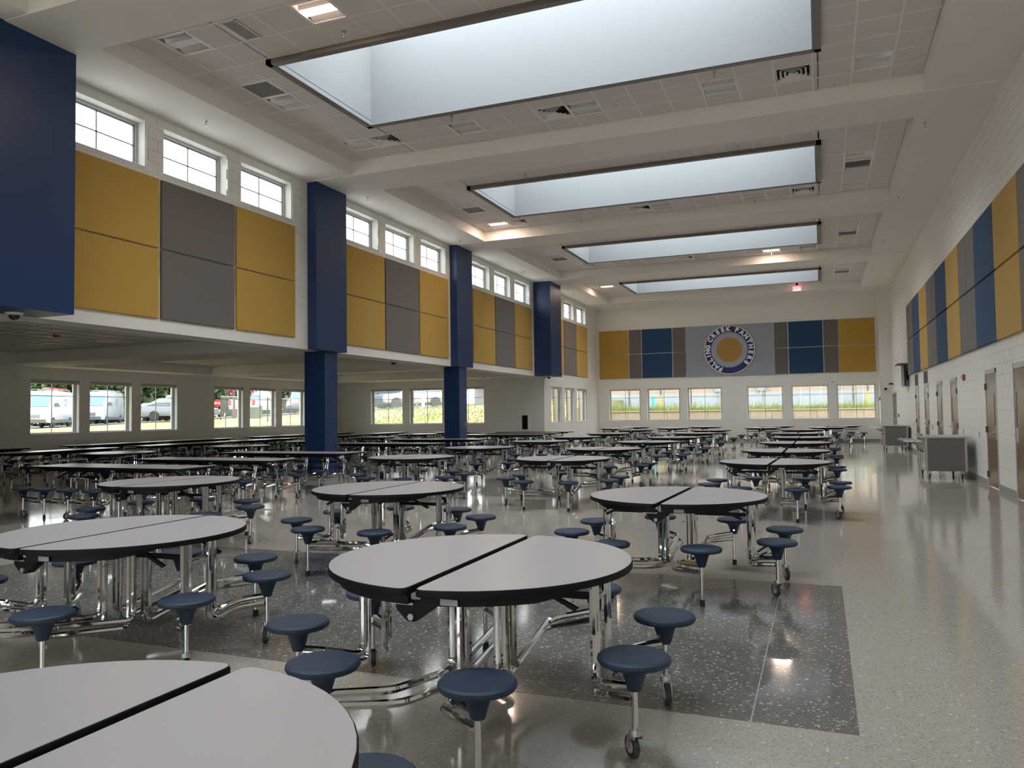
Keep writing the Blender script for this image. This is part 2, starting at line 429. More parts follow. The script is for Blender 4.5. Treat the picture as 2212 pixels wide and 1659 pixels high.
PBAYS = [(8.42, 10.24), (10.30, 12.12), (12.18, 14.01)]

hl = [(a, b, *CZ) for a, b in CW] + [(a, b, *LZ) for a, b in LW] + [(YN - 1, YE + .012, -1, ZB)]
wl = struct(wall('wall_left', 'x', XL, 1, 0.30, YN, YB + .3, 0, ZS + .3, hl, 'mortar', .006), 'cream block wall with high windows above the dining annex')
cover = [(s + d0, e + d1, 3.24, 5.62) for s, e in [(8.45, 13.98)] for d0, d1 in ((0, 0), (7.52, 7.52), (15.02, 15.02), (22.9, 22.9))]
cover += [(6.8, 8.0, ZB, ZS), (14.52, 15.69, ZB, ZS), (21.78, 22.9, ZB, ZS), (29.38, 30.7, ZB, ZS)]
blocks(wl, 'x', XL, 1, 8.0, YB, 3.9, ZS, hl, cover, lambda r: r[0], most=300)
blocks(wl, 'x', XL, 1, YE + .014, YB, 0.0, 3.9, hl, cover, lambda r: r[0], most=200)
fas = MB()
for p, q, c, d in cells(YN, YE, ZB, 3.9, []): fas.box(XL - .005, XL + .001, p, q, c, d)
fas.build('bulkhead_fascia', 'wall_paint', wl)

dh = [(a, b, -1, DZ) for a, b in DOORS]
wr = struct(wall('wall_right', 'x', XR, -1, 0.28, YN, YB + .3, 0, ZS + .3, dh, 'mortar', .006), 'cream block wall with doors and fabric panels')
blocks(wr, 'x', XR, -1, 11.5, YB, 0.0, ZS, dh, [(11.9, 30.4, 2.66, 5.04)], lambda r: r[0] + (6 if r[2] > 3 else 0), most=300)
wb = struct(wall('wall_back', 'y', YB, -1, 0.30, XL - .3, XR + .28, 0, ZS + .3, [(a, b, *BZ) for a, b in BW]), 'cream end wall with six windows and emblem')
pr_ = struct(MB().box(2.44, XR, 38.124, YB, 0, ZS).build('wall_corner', 'wall_paint'), 'cream corner pier beside the end wall')
FW = [(-9.9, -7.3), (-6.9, -4.3), (-3.5, -.9), (-.5, 2.1)]; FZ = ((.9, 2.7), (4.6, 6.5))  # windows added to the unseen wall to let more daylight into the hall
wf = struct(wall('wall_front', 'y', YN, 1, 0.3, XA - .3, XR + .28, 0, ZS + .3, [(a, b, *z) for a, b in FW for z in FZ]), 'unseen cream wall behind the viewer with windows added for light')
we = struct(wall('wall_annex_end', 'y', YE, -1, 0.30, XA - .3, XL - .02, 0, 3.6, [(a, b, *EZ) for a, b in EW], 'mortar', .005), 'cream block end wall of the low annex')
blocks(we, 'y', YE, -1, XA, XL - .02, 0.0, ZB + .02, [(a, b, *EZ) for a, b in EW], [], lambda r: -r[0] - r[2], most=300)
MB().box(XL - .02, XL, YE, YE + .012, 0, ZB).build('corner_edge', 'wall_paint', we)
wa = struct(wall('wall_annex_left', 'x', XA, 1, 0.30, YN, YE + .3, 0, 3.6, [(a, b, *AZ) for a, b in AW], 'mortar', .005), 'cream block outer wall of the low annex')
blocks(wa, 'x', XA, 1, 13.0, YE, 0.0, ZB + .02, [(a, b, *AZ) for a, b in AW], [], lambda r: r[0], most=300)

# ------------------------------------------------------------------ baseboards
bb = MB(); prev = YN
for a, b in DOORS + [(YB, YB)]:
    bb.box(XR - .012, XR, prev, a, 0, .11); prev = b
struct(bb.build('baseboard_right', 'base_vinyl'), 'grey vinyl base along the door wall')
struct(MB().box(XL, 2.44, YB - .012, YB, 0, .12).box(2.42, XR, 38.112, 38.124, 0, .12).build('baseboard_back', 'base_vinyl'), 'grey vinyl base under the end windows')
struct(MB().box(XL, XL + .012, YE, YB, 0, .11).build('baseboard_left', 'base_vinyl'), 'grey vinyl base under the side windows')
struct(MB().box(XA, XL, YE - .012, YE, 0, .11).box(XA, XA + .012, YN, YE, 0, .11).build('baseboard_annex', 'base_vinyl'), 'grey vinyl base round the annex')

# ------------------------------------------------------------------ floor
fl = struct(MB().box(XA - .3, XR + .28, YN - .3, YB + .3, -.2, 0).build('floor', 'floor_light'), 'polished speckled light grey floor')
for n, (x0, x1, y0, y1) in enumerate([(-7.8, .12, 3.89, 7.08), (-7.8, .12, 12.9, 16.1), (-7.8, .12, 21.9, 25.1), (-18.5, -10.75, 3.9, 8.6), (-18.5, -10.75, 16.2, 19.4)]):
    o = MB().box(x0, x1, y0, y1, 0, .0012).build('floor_inlay', 'floor_dark', fl); o['label'] = 'dark speckled floor field'
pbr('floor_seam', (0.30, 0.29, 0.275), 0.4)
MB().box(-.354, -.348, 3.89, 7.08, 0, .0016).build('floor_seam', 'floor_seam', fl)

# ------------------------------------------------------------------ main ceiling
so = MB()
ys = [YN] + [y for c in COFFERS for y in c] + [YB]
for i in range(0, len(ys), 2): so.box(XL, XR, ys[i], ys[i + 1], ZS - .012, ZC + .06)
for a, b in COFFERS:
    so.box(XL, CL, a, b, ZS, ZC + .06); so.box(CR, XR, a, b, ZS, ZC + .06)
struct(so.build('ceiling', 'ceiling_paint'), 'cream plaster beams and soffits of the hall ceiling')

GX0, GX, GY = 0.01, 0.603, 0.6
FIX = {  # fixtures by coffer: kind, x, y of the cell
 1: [('lit', -6.29, 8.82), ('off', -8.69, 8.82), ('off', -8.69, 11.2), ('off', -8.69, 13.6), ('off', -6.29, 13.6), ('off', -3.89, 13.6), ('off', -1.48, 13.6), ('off', .92, 13.6),
     ('vent', -8.1, 13.6), ('vent', -4.48, 13.6), ('vent', -.29, 13.6), ('return', -8.69, 10.6), ('half', -7.53, 8.82)],
 2: [('lit', -8.69, 21.1), ('vent', -8.1, 21.1), ('vent', -4.5, 21.1), ('vent', -.29, 21.1), ('off', -6.29, 21.1), ('off', -3.88, 21.1), ('off', -1.48, 21.1), ('off', .92, 21.1), ('off', .92, 18.7), ('return', .92, 19.3), ('off', -8.69, 18.7), ('return', -8.69, 19.3)],
 3: [('lit', -1.48, 28.4), ('off', -8.69, 26.2), ('return', -8.69, 26.8), ('vent', -8.1, 28.4), ('vent', -4.5, 28.4), ('off', -6.29, 28.4), ('off', -3.88, 28.4), ('off', .92, 26.2), ('return', .92, 26.8), ('off', .92, 28.4), ('vent', -.29, 28.4)],
 4: [('lit', -8.69, 33.9), ('off', -8.69, 34.5), ('return', .92, 34.5), ('off', .92, 33.9), ('vent', -.29, 36.3), ('vent', -8.1, 36.3), ('off', -4.5, 36.3)],
}
COFN = {1: 'nearest', 2: 'second', 3: 'third', 4: 'farthest'}

def fixture(kind, x, y, z, where, sx=.6, sy=.6, z_up=0.1):
    hx, hy = sx / 2 - .012, sy / 2 - .012
    if kind in ('lit', 'off'):
        nm = 'recessed_light'
        t = thing(nm, ('glowing' if kind == 'lit' else 'switched-off') + ' recessed ceiling light ' + where, 'ceiling light', (x, y, z), 0, 'recessed ceiling lights')
        m = MB(); w_ = .022
        m.box(-hx, hx, -hy, -hy + w_, -.004, .012).box(-hx, hx, hy - w_, hy, -.004, .012).box(-hx, -hx + w_, -hy, hy, -.004, .012).box(hx - w_, hx, -hy, hy, -.004, .012)
        m.build('frame', 'tee_bar', t)
        # curved reflector troughs each side of the raised lens
        for s in (-1, 1):
            prof = []
            for i in range(9):
                a = i / 8; prof.append((s * (.075 + a * (hy - .075 - .01)), .018 + .07 * math.sin(math.pi * (1 - a) * .5 + .0) * (1 if i else .0) * (1 - .25 * a)))
            pts = [( -hx + .01, p, q) for p, q in prof] + [(hx - .01, p, q) for p, q in prof]
            n = len(prof); me = MB().poly(pts, [(i, i + 1, n + i + 1, n + i) for i in range(n - 1)])
            me.build('reflector', 'lamp_reflector', t, 60)
        MB().box(-hx + .01, hx - .01, -hy + .01, hy - .01, .1, .11).build('housing', 'lamp_reflector', t)
        lens = MB().prism_x([(-.08, .005), (.08, .005), (.075, .03), (-.075, .03)], -hx + .012, hx - .012)
        lens.build('lens', 'lamp_on' if kind == 'lit' else 'lamp_lens', t)
        if kind == 'lit':
            l = bpy.data.lights.new('lamp_glow', 'AREA'); l.shape = 'RECTANGLE'; l.size = .5; l.size_y = .14; l.energy = 9; l.color = (1, .74, .58)
            lo = bpy.data.objects.new('lamp_glow', l); COL.objects.link(lo); lo.parent = t; lo.location = (0, 0, -.002)
    elif kind == 'vent':
        t = thing('air_diffuser', 'square louvred air diffuser ' + where, 'vent', (x, y, z), 0, 'ceiling air diffusers')
        MB().box(-hx, hx, -hy, hy, .1, .105).build('backing', 'grille_black', t)
        for k, r in enumerate((hx, hx * .74, hx * .5, hx * .27)):
            m = MB(); w_ = .034; zz = -.004 + .0 * k
            for s in (-1, 1):
                m.poly([(-r, s * r, zz), (r, s * r, zz), (r - w_, s * (r - w_), zz + .045), (-r + w_, s * (r - w_), zz + .045), (-r, s * r, zz + .006), (r, s * r, zz + .006)], [(0, 1, 2, 3), (0, 4, 5, 1)])
                m.poly([(s * r, -r, zz), (s * r, r, zz), (s * (r - w_), r - w_, zz + .045), (s * (r - w_), -r + w_, zz + .045)], [(0, 1, 2, 3)])
            m.build('louvre', 'tee_bar', t)
    else:
        h2 = hx if kind == 'return' else hx * .48
        t = thing('return_grille', ('flat grey return air grille ' if kind == 'return' else 'narrow return air grille ') + where, 'vent', (x, y, z), 0, 'return air grilles')
        m = MB(); w_ = .025
        m.box(-h2, h2, -hy, -hy + w_, -.006, .01).box(-h2, h2, hy - w_, hy, -.006, .01).box(-h2, -h2 + w_, -hy, hy, -.006, .01).box(h2 - w_, h2, -hy, hy, -.006, .01)
        m.build('frame', 'tee_bar', t)
        MB().box(-h2, h2, -hy, hy, .05, .055).build('duct', 'louver_dark' if kind == 'return' else 'grille_grey', t)
        for i in range(20):
            u = -h2 + w_ + (i + .5) * (2 * h2 - 2 * w_) / 20
            MB().box(u - .005, u + .005, -hy + w_, hy - w_, 0, .03).build('slat', 'grille_grey', t)
    return t

tile_me = {}
def tile_obj(parent, x0, x1, y0, y1, z):
    g = .013; x0 += g; x1 -= g; y0 += g; y1 -= g
    if x1 - x0 < .03 or y1 - y0 < .03: return
    put('ceiling_tile', unit_box('tile_white'), parent, ((x0 + x1) / 2, (y0 + y1) / 2, z + .012), scale=(x1 - x0, y1 - y0, .02))

for ci in range(5):
    a, b = COFFERS[ci]; s0, s1 = SKY[ci]
    root = struct(MB().box(CL, SKX[0] + .02, a, b, ZC + .13, ZC + .16).box(SKX[1] - .02, CR, a, b, ZC + .13, ZC + .16).box(SKX[0], SKX[1], a, s0 + .02, ZC + .13, ZC + .16).box(SKX[0], SKX[1], s1 - .02, b, ZC + .13, ZC + .16).build('ceiling_coffer', 'tile_white'), 'panelled ceiling coffer round a long skylight')
    xs = [CL] + [GX0 + GX * k for k in range(-40, 10) if CL + .02 < GX0 + GX * k < CR - .02] + [CR]
    yl = [a] + [s0 + GY * k for k in range(-12, 14) if a + .02 < s0 + GY * k < b - .02] + [b]
    hole = (SKX[0] + .05, SKX[1] - .05, s0 + .05, s1 - .05)
    fx = []
    for f in FIX.get(ci, []):
        cx = next((u + v) / 2 for u, v in zip(xs, xs[1:]) if u <= f[1] < v); cy = next((u + v) / 2 for u, v in zip(yl, yl[1:]) if u <= f[2] < v)
        fx.append((f[0], cx, cy))
    if ci > 0:
        for x0, x1 in zip(xs, xs[1:]):
            for y0, y1 in zip(yl, yl[1:]):
                cx, cy = (x0 + x1) / 2, (y0 + y1) / 2
                if any(abs(f[1] - cx) < .1 and abs(f[2] - cy) < .1 for f in fx): continue
                for c in cells(x0, x1, y0, y1, [hole]):
                    tile_obj(root, *c, ZC)
        g = MB()
        for x in xs[1:-1]:
            for c in cells(x - .012, x + .012, a, b, [hole]): g.box(c[0], c[1], c[2], c[3], ZC - .003, ZC + .012)
        for y in yl[1:-1]:
            for c in cells(CL, CR, y - .012, y + .012, [hole]): g.box(c[0], c[1], c[2], c[3], ZC - .0025, ZC + .012)
        g.build('tee_grid', 'tee_bar', root)
    # skylight: trim frame, plastered well, glazed top
    sk = struct(MB().box(SKX[0] + .13, SKX[0] + .02, s0, s1, ZC, ZC + .01).build('window_skylight', 'skylight_trim'), 'long rectangular skylight with bronze trim')
    fr = MB(); zb_, zt_ = ZC - .085, ZC + .03; W_ = .10
    fr.box(SKX[0], SKX[1], s0, s0 + W_, zb_, zt_).box(SKX[0], SKX[1], s1 - W_, s1, zb_, zt_).box(SKX[0], SKX[0] + W_, s0, s1, zb_, zt_).box(SKX[1] - W_, SKX[1], s0, s1, zb_, zt_)
    fr.build('trim_frame', 'skylight_trim', sk)
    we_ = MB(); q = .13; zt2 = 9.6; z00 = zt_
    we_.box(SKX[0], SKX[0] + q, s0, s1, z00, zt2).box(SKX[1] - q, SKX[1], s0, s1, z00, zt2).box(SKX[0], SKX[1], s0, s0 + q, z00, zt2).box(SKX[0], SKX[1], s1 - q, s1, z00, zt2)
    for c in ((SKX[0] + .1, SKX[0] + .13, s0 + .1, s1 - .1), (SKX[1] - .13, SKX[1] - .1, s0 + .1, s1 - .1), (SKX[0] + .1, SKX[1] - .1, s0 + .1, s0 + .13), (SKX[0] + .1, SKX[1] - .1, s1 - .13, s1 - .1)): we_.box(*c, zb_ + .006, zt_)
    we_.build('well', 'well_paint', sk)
    MB().box(SKX[0], SKX[1], s0, s1, zt2, zt2 + .012).build('pane', 'skylight_glass', sk)
    for kind, x, y in fx:
        col = 'left' if x < -8 else ('right' if x > .4 else 'middle')
        edge = 'near' if y < s0 else ('far' if y > s1 - .1 else 'side')
        n_ = sorted([f[1] for f in fx if f[0] == kind and (f[2] > s1 - .1) == (y > s1 - .1)]).index(x)
        where = 'in the %s coffer, %s from left along its %s edge' % (COFN[ci], ORD[n_], edge) if edge != 'side' else 'in the %s coffer, %s of its skylight' % (COFN[ci], col)
        if kind in ('off', 'lit') and edge == 'side' and ci == 4 and x < 0: where += (' nearer' if y < 34.2 else ' farther') + ' one'
        if kind == 'half':
            tile_obj(root, x - .01, x + .302, y - .3, y + .3, ZC); x -= .15
        fixture(kind, x, y, ZC, where)
# roof deck above the plenum
rf = MB()
for c in cells(XL - .3, XR + .3, YN - .3, YB + .3, [(SKX[0] + .02, SKX[1] - .02, s0 + .02, s1 - .02) for s0, s1 in SKY]): rf.box(c[0], c[1], c[2], c[3], ZC + .3, ZC + .4)
struct(rf.build('ceiling_roof_deck', 'roof_membrane'), 'roof deck over the hall')

# ------------------------------------------------------------------ annex ceiling
ACF = [(0.5, 6.6), (8.1, 14.25), (15.65, 21.3), (22.9, 28.9)]; AX = (-19.76, -11.27); ZA = 3.27
so = MB(); ys = [YN] + [y for c in ACF for y in c] + [YE]
for i in range(0, len(ys), 2): so.box(XA, XL - .3, ys[i], ys[i + 1], ZB, ZA + .06)
for a, b in ACF: so.box(XA, AX[0], a, b, ZB, ZA + .06); so.box(AX[1], XL - .3, a, b, ZB, ZA + .06)
struct(so.build('ceiling_annex', 'ceiling_paint'), 'cream soffits and beams of the low annex ceiling')
AFIX = [('off', -15.3, 11.1), ('off', -15.3, 13.5), ('vent', -13.5, 12.9), ('vent', -17.1, 12.9), ('off', -15.3, 18.0), ('off', -17.7, 18.0), ('vent', -13.5, 18.6), ('off', -15.3, 20.4), ('off', -13.5, 25.2), ('off', -17.1, 25.2)]
for k, (a, b) in enumerate(ACF):
    root = struct(MB().box(AX[0], AX[1], a, b, ZA + .13, ZA + .16).build('ceiling_annex_coffer', 'tile_white'), 'tiled coffer of the low annex ceiling')
    t = MB(); g = MB(); x = AX[0]
    nx = int(round((AX[1] - AX[0]) / .6)); ny = int(round((b - a) / .6)); dx = (AX[1] - AX[0]) / nx; dy = (b - a) / ny
    for i in range(nx):
        for j in range(ny):
            x0, y0 = AX[0] + i * dx, a + j * dy
            if any(x0 <= f[1] < x0 + dx and y0 <= f[2] < y0 + dy for f in AFIX): continue
            t.box(x0 + .013, x0 + dx - .013, y0 + .013, y0 + dy - .013, ZA + .002, ZA + .02)
    for i in range(1, nx): g.box(AX[0] + i * dx - .012, AX[0] + i * dx + .012, a, b, ZA - .003, ZA + .01)
    for j in range(1, ny): g.box(AX[0], AX[1], a + j * dy - .012, a + j * dy + .012, ZA - .0025, ZA + .01)
    o = t.build('ceiling_tiles', 'tile_white', root); o['kind'] = 'stuff'
    g.build('tee_grid', 'tee_bar', root)
for i, (kind, x, y) in enumerate(AFIX):
    a, b = next(c for c in ACF if c[0] < y < c[1]); nx = int(round((AX[1] - AX[0]) / .6)); ny = int(round((b - a) / .6)); dx = (AX[1] - AX[0]) / nx; dy = (b - a) / ny
    x = AX[0] + (int((x - AX[0]) / dx) + .5) * dx; y = a + (int((y - a) / dy) + .5) * dy
    near = 'nearest' if y < 15 else ('second' if y < 22 else 'farthest')
    fixture(kind, x, y, ZA, 'in the %s annex ceiling bay, %s of its row' % (near, ORD[i % 5]))
struct(MB().box(XA - .4, XL - .3, YN - .3, YE + .4, ZA + .2, ZA + .5).build('ceiling_annex_roof', 'roof_membrane'), 'pale flat roof over the annex')

# ------------------------------------------------------------------ windows
WN = [0]
def window(ax, plane, sign, u0, u1, z0, z1, label, split=.5, cassette=False, depth=.17):
    """Aluminium window set back in its opening: frame, muntins, four panes, sill, optional roller-shade box."""
    WN[0] += 1
    o = bpy.data.objects.new('window_%d' % WN[0], None); COL.objects.link(o); struct(o, label)
    c = plane - sign * depth; d0, d1 = c - .03, c + .03
    def bx(m, a, b, p, q, da=d0, db=d1):
        if ax == 'x': m.box(da, db, a, b, p, q)
        else: m.box(a, b, da, db, p, q)
        return m
    F_ = .055
    fr = MB(); bx(fr, u0, u1, z0, z0 + F_); bx(fr, u0, u1, z1 - F_, z1); bx(fr, u0, u0 + F_, z0 + F_, z1 - F_); bx(fr, u1 - F_, u1, z0 + F_, z1 - F_)
    fr.build('frame', 'aluminium', o)
    ib = MB(); g0 = u0 + F_; g1 = u1 - F_; h0 = z0 + F_; h1 = z1 - F_
    e = .018
    bx(ib, g0, g0 + e, h0, h1, c - .018, c + .018); bx(ib, g1 - e, g1, h0, h1, c - .018, c + .018); bx(ib, g0, g1, h1 - e, h1, c - .018, c + .018)
    ib.build('gasket', 'alu_dark', o)
    um, zm = (u0 + u1) / 2, h1 - (h1 - h0) * split
    bx(MB(), um - .008, um + .008, h0, h1, c - .012, c + .012).build('muntin', 'alu_dark', o)
    bx(MB(), g0, g1, zm - .008, zm + .008, c - .012, c + .012).build('muntin', 'alu_dark', o)
    for a, b in ((g0, um), (um, g1)):
        for p, q in ((h0, zm), (zm, h1)):
            bx(MB(), a, b, p, q, c - .002, c + .002).build('pane', 'window_glass', o)
    s0, s1 = sorted((plane + sign * .012, c))
    m = MB(); bx(m, u0, u1, z0 - .004, z0 + .018, s0, s1); m.build('sill', 'alu_white', o)
    if cassette:
        s0, s1 = sorted((c + sign * .045, c + sign * .13))
        m = MB(); bx(m, u0 + .01, u1 - .01, z1 - .095, z1 - .005, s0, s1); m.build('shade_cassette', 'door_frame', o)
    rot = (0, math.radians(-90 * sign), 0) if ax == 'x' else (math.radians(90 * sign), 0, 0)
    out = plane - sign * .31; mid = (u0 + u1) / 2; zc_ = (z0 + z1) / 2
    loc = (out, mid, zc_) if ax == 'x' else (mid, out, zc_)
    if ax == 'x': portal('window_portal', loc, rot, z1 - z0, u1 - u0)
    else: portal('window_portal', loc, rot, u1 - u0, z1 - z0)
    return o
bn = ['before the first blue pilaster', 'before the second blue pilaster', 'before the third blue pilaster', 'beyond the last blue pilaster']
for i, (a, b) in enumerate(CW):
    window('x', XL, 1, a, b, *CZ, 'high clerestory window, %s %s' % (ORD[i % 3], (['behind the viewer'] + bn)[i // 3]), .5, depth=.235)
for i, (a, b) in enumerate(LW): window('x', XL, 1, a, b, *LZ, 'tall side window near the far corner, %s from the annex' % ORD[i], .27, True)
for i, (a, b) in enumerate(BW): window('y', YB, -1, a, b, *BZ, 'end wall window, %s from the left' % ORD[i], .27, False)
for i, (a, b) in enumerate(AW): window('x', XA, 1, a, b, *AZ, 'annex side window onto the car park, %s along' % ORD[i], .27, True)
for i, (a, b) in enumerate(FW):
    for z in FZ: window('y', YN, 1, a, b, *z, 'added window behind the viewer that brightens the hall', .5)
for i, (a, b) in enumerate(EW): window('y', YE, -1, a, b, *EZ, 'annex end window, %s from the left' % ORD[i], .27, True)

# ------------------------------------------------------------------ doors
def door(i, y0, y1):
    o = bpy.data.objects.new('door_%d' % (i + 1), None); COL.objects.link(o)
    struct(o, ['wood door at the frame edge, nearest the viewer', 'wood door with narrow pane beside the nearest serving cart', 'wood door under the fire alarm', 'wood door past the nearest serving cart',
               'wood door under the nearer dark transom', 'wood door under the farther dark transom', 'dark grey double door in the far corner'][i])
    x = XR; F_ = .032
    fr = MB(); fr.box(x - .012, x + .14, y0, y0 + F_, 0, DZ).box(x - .012, x + .14, y1 - F_, y1, 0, DZ).box(x - .012, x + .14, y0, y1, DZ - .085, DZ)
    fr.build('door_frame', 'door_frame', o)
    if i == 6:
        m = (y0 + y1) / 2
        for p, q in ((y0 + F_, m - .003), (m + .003, y1 - F_)):
            lf = MB().box(x + .05, x + .09, p, q, .012, DZ - .09).build('leaf', 'door_grey', o)
            MB().box(x + .03, x + .05, (p + q) / 2 - .3, (p + q) / 2 + .3, .98, 1.03).build('push_bar', 'steel_brushed', lf)
        return
    hinge_far = i in (1, 3, 5)     # hinges on the side away from the viewer
    a, b = y0 + F_ + .003, y1 - F_ - .003
    xf = x - .004
    hy = a + .09 if hinge_far else b - .09
    lite = (hy + .02, hy + .12) if hinge_far else (hy - .12, hy - .02)
    lf = MB()
    for c in cells(a, b, .012, DZ - .088, [(lite[0], lite[1], 1.15, 1.72)]): lf.box(xf, xf + .045, c[0], c[1], c[2], c[3])
    lf = lf.build('leaf', 'door_wood', o)
    MB().box(xf + .015, xf + .03, lite[0], lite[1], 1.15, 1.72).build('vision_pane', 'lamp_clear', lf)
    hw = MB().box(xf - .012, xf, hy - .03, hy + .03, .90, 1.14); hw.build('handle_plate', 'steel_brushed', lf)
    s = 1 if hinge_far else -1
    MB().tube([(xf, hy, 1.02), (xf - .055, hy, 1.02), (xf - .055, hy + s * .13, 1.02)], .011, 8, .02).build('lever', 'steel_brushed', lf, 40)
    yh = (b + .01) if hinge_far else (a - .01)
    for zz in (.22, 1.06, 1.86): MB().box(x - .028, x + .03, yh - .03, yh + .03, zz - .06, zz + .06).build('hinge', 'hinge_bronze', o)
    if i in (4, 5):
        t = MB().box(x - .015, x + .01, y0 + .02, y1 - .02, DZ + .01, DZ + .42).build('transom_frame', 'door_frame', o)
        MB().box(x - .02, x - .012, y0 + .06, y1 - .06, DZ + .04, DZ + .39).build('transom_pane', 'louver_dark', t)
for i, (a, b) in enumerate(DOORS): door(i, a, b)

# ------------------------------------------------------------------ blue columns and pilasters
def column(i, xf, y0, y1, low, label):
    t = thing('column', label, 'column', (XL + .003, (y0 + y1) / 2, 0), 0, 'blue columns')
    ym = (y0 + y1) / 2; w_ = xf - XL
    MB().box(0, w_, y0 - ym, y1 - ym, ZB, ZS).build('upper_casing', 'navy_paint', t)
    if low:
        x0, x1, a, b = low[0] - XL, low[1] - XL, low[2] - ym, low[3] - ym
        MB().box(x0 + .006, x1 - .006, a + .006, b - .006, 0, ZB).build('core', 'navy_mortar', t)
        k = 0; z = .11
        while z < ZB - .01:
            zt = min(z + BH, ZB)
            ym_ = (a + b) / 2; xm_ = (x0 + x1) / 2
            # alternating whole and halved blocks on the two visible faces
            ysp = [(a, b)] if False else ([(a, a + .40), (a + .40, b)] if k % 2 else [(a, a + .12), (a + .12, b)])
            for p, q in ysp:
                put('block', unit_box('navy_block'), t, (x1 - .012, (p + q) / 2, (z + zt) / 2), scale=(.024, q - p - JT, zt - z - JT))
            xsp = [(x0, x0 + .40), (x0 + .40, x1 - .024)] if k % 2 else [(x0, x0 + .15), (x0 + .15, x1 - .024)]
            for p, q in xsp:
                if q - p > .03: put('block', unit_box('navy_block'), t, ((p + q) / 2, a + .012, (z + zt) / 2), scale=(q - p - JT, .024, zt - z - JT))
            z = zt; k += 1
        MB().box(x0, x1 + .008, a - .008, b + .008, 0, .11).build('base', 'base_vinyl', t)
    return t
column(0, -9.93, 6.6, 8.014, None, 'dark blue pilaster hanging nearest the viewer, no shaft below')
c1 = column(1, -10.448, 14.504, 15.703, (-11.139, -10.58, 14.99, 15.50), 'blue block column with pilaster nearest to the viewer')
c2 = column(2, -10.448, 21.763, 22.916, (-11.05, -10.52, 22.0, 22.56), 'blue block column with an outlet, second along the annex')
column(3, -9.969, 29.365, 30.713, None, 'blue hanging pilaster at the end of the annex opening')

# ------------------------------------------------------------------ fabric wall panels
COLN = {'gold_fabric': 'gold', 'grey_fabric': 'grey', 'navy_fabric': 'blue'}
PM = {}
def panel(ax, plane, sign, u0, u1, z0, z1, mat, label, group, th=.05):
    key = (ax, round(u1 - u0, 3), round(z1 - z0, 3), mat, th)
    if key not in PM:
        hw, hh, e = (u1 - u0) / 2, (z1 - z0) / 2, .008
        m = MB()
        def P(u, z, d): return (d, u, z) if ax == 'x' else (u, d, z)
        back = [P(-hw, -hh, 0), P(hw, -hh, 0), P(hw, hh, 0), P(-hw, hh, 0)]
        mid = [P(-hw, -hh, sign * (th - e)), P(hw, -hh, sign * (th - e)), P(hw, hh, sign * (th - e)), P(-hw, hh, sign * (th - e))]
        fr = [P(-hw + e, -hh + e, sign * th), P(hw - e, -hh + e, sign * th), P(hw - e, hh - e, sign * th), P(-hw + e, hh - e, sign * th)]
        fcs = [(3, 2, 1, 0)] + [(i, (i + 1) % 4, 4 + (i + 1) % 4, 4 + i) for i in range(4)] + [(4 + i, 4 + (i + 1) % 4, 8 + (i + 1) % 4, 8 + i) for i in range(4)] + [(8, 9, 10, 11)]
        PM[key] = m.poly(back + mid + fr, fcs).mesh('acoustic_panel', mat)
    um, zm = (u0 + u1) / 2, (z0 + z1) / 2
    return tag(put('acoustic_panel', PM[key], None, (plane + sign * .004, um, zm) if ax == 'x' else (um, plane + sign * .004, zm)), label, 'wall panel', group)
bays = [0, 7.54, 15.02, 22.92]
for bi, off in enumerate(bays):
    for k, (a, b) in enumerate(PBAYS):
        mt = 'grey_fabric' if k == 1 else 'gold_fabric'
        for row, (z0, z1) in (('upper', (4.44, 5.655)), ('lower', (3.205, 4.415))):
            pos = '' if k == 1 else ('nearer ' if k == 0 else 'farther ')
            panel('x', XL, 1, a + off, b + off, z0, z1, mt, '%s%s %s fabric panel under the high windows %s' % (pos, row, COLN[mt], bn[bi]), 'fabric panels under the clerestory windows', .044)
seq = [('grey_fabric', .95), ('grey_fabric', .95), ('navy_fabric', 1.83), ('gold_fabric', 1.83)]
y = 30.47; cnt = {'gold_fabric': 0, 'grey_fabric': 0, 'navy_fabric': 0}; lst = []
k = 0
while y > 11.9:
    mt, wd = seq[k % 4]; lst.append((mt, y - wd + .016, y)); y -= wd; k += 1
for mt, a, b in reversed(lst):
    n_ = cnt[mt]; cnt[mt] += 1
    for row, (z0, z1) in (('upper', (3.875, 5.06)), ('lower', (2.635, 3.84))):
        panel('x', XR, -1, a, b, z0, z1, mt, '%s %s fabric panel above the doors, %s from the viewer' % (row, COLN[mt], ORD[n_]), 'fabric panels above the doors', .05)
bseq = [('gold_fabric', -10.57, -9.07), ('grey_fabric', -9.01, -8.4), ('navy_fabric', -8.35, -6.85), ('grey_fabric', -6.8, -6.19), ('grey_fabric', -2.0, -1.41), ('navy_fabric', -1.36, .13), ('grey_fabric', .18, .79), ('gold_fabric', .83, 2.33)]
side = ['at the far left of the end wall', 'just right of the left gold pair', 'left of the emblem banner', 'touching the left edge of the emblem banner', 'touching the right edge of the emblem banner', 'right of the emblem banner', 'just left of the right gold pair', 'at the far right of the end wall']
for (mt, a, b), sd in zip(bseq, side):
    for row, (z0, z1) in (('upper', (4.435, 5.64)), ('lower', (3.19, 4.395))):
        panel('y', YB, -1, a, b, z0, z1, mt, '%s %s fabric panel %s' % (row, COLN[mt], sd), 'fabric panels on the end wall')

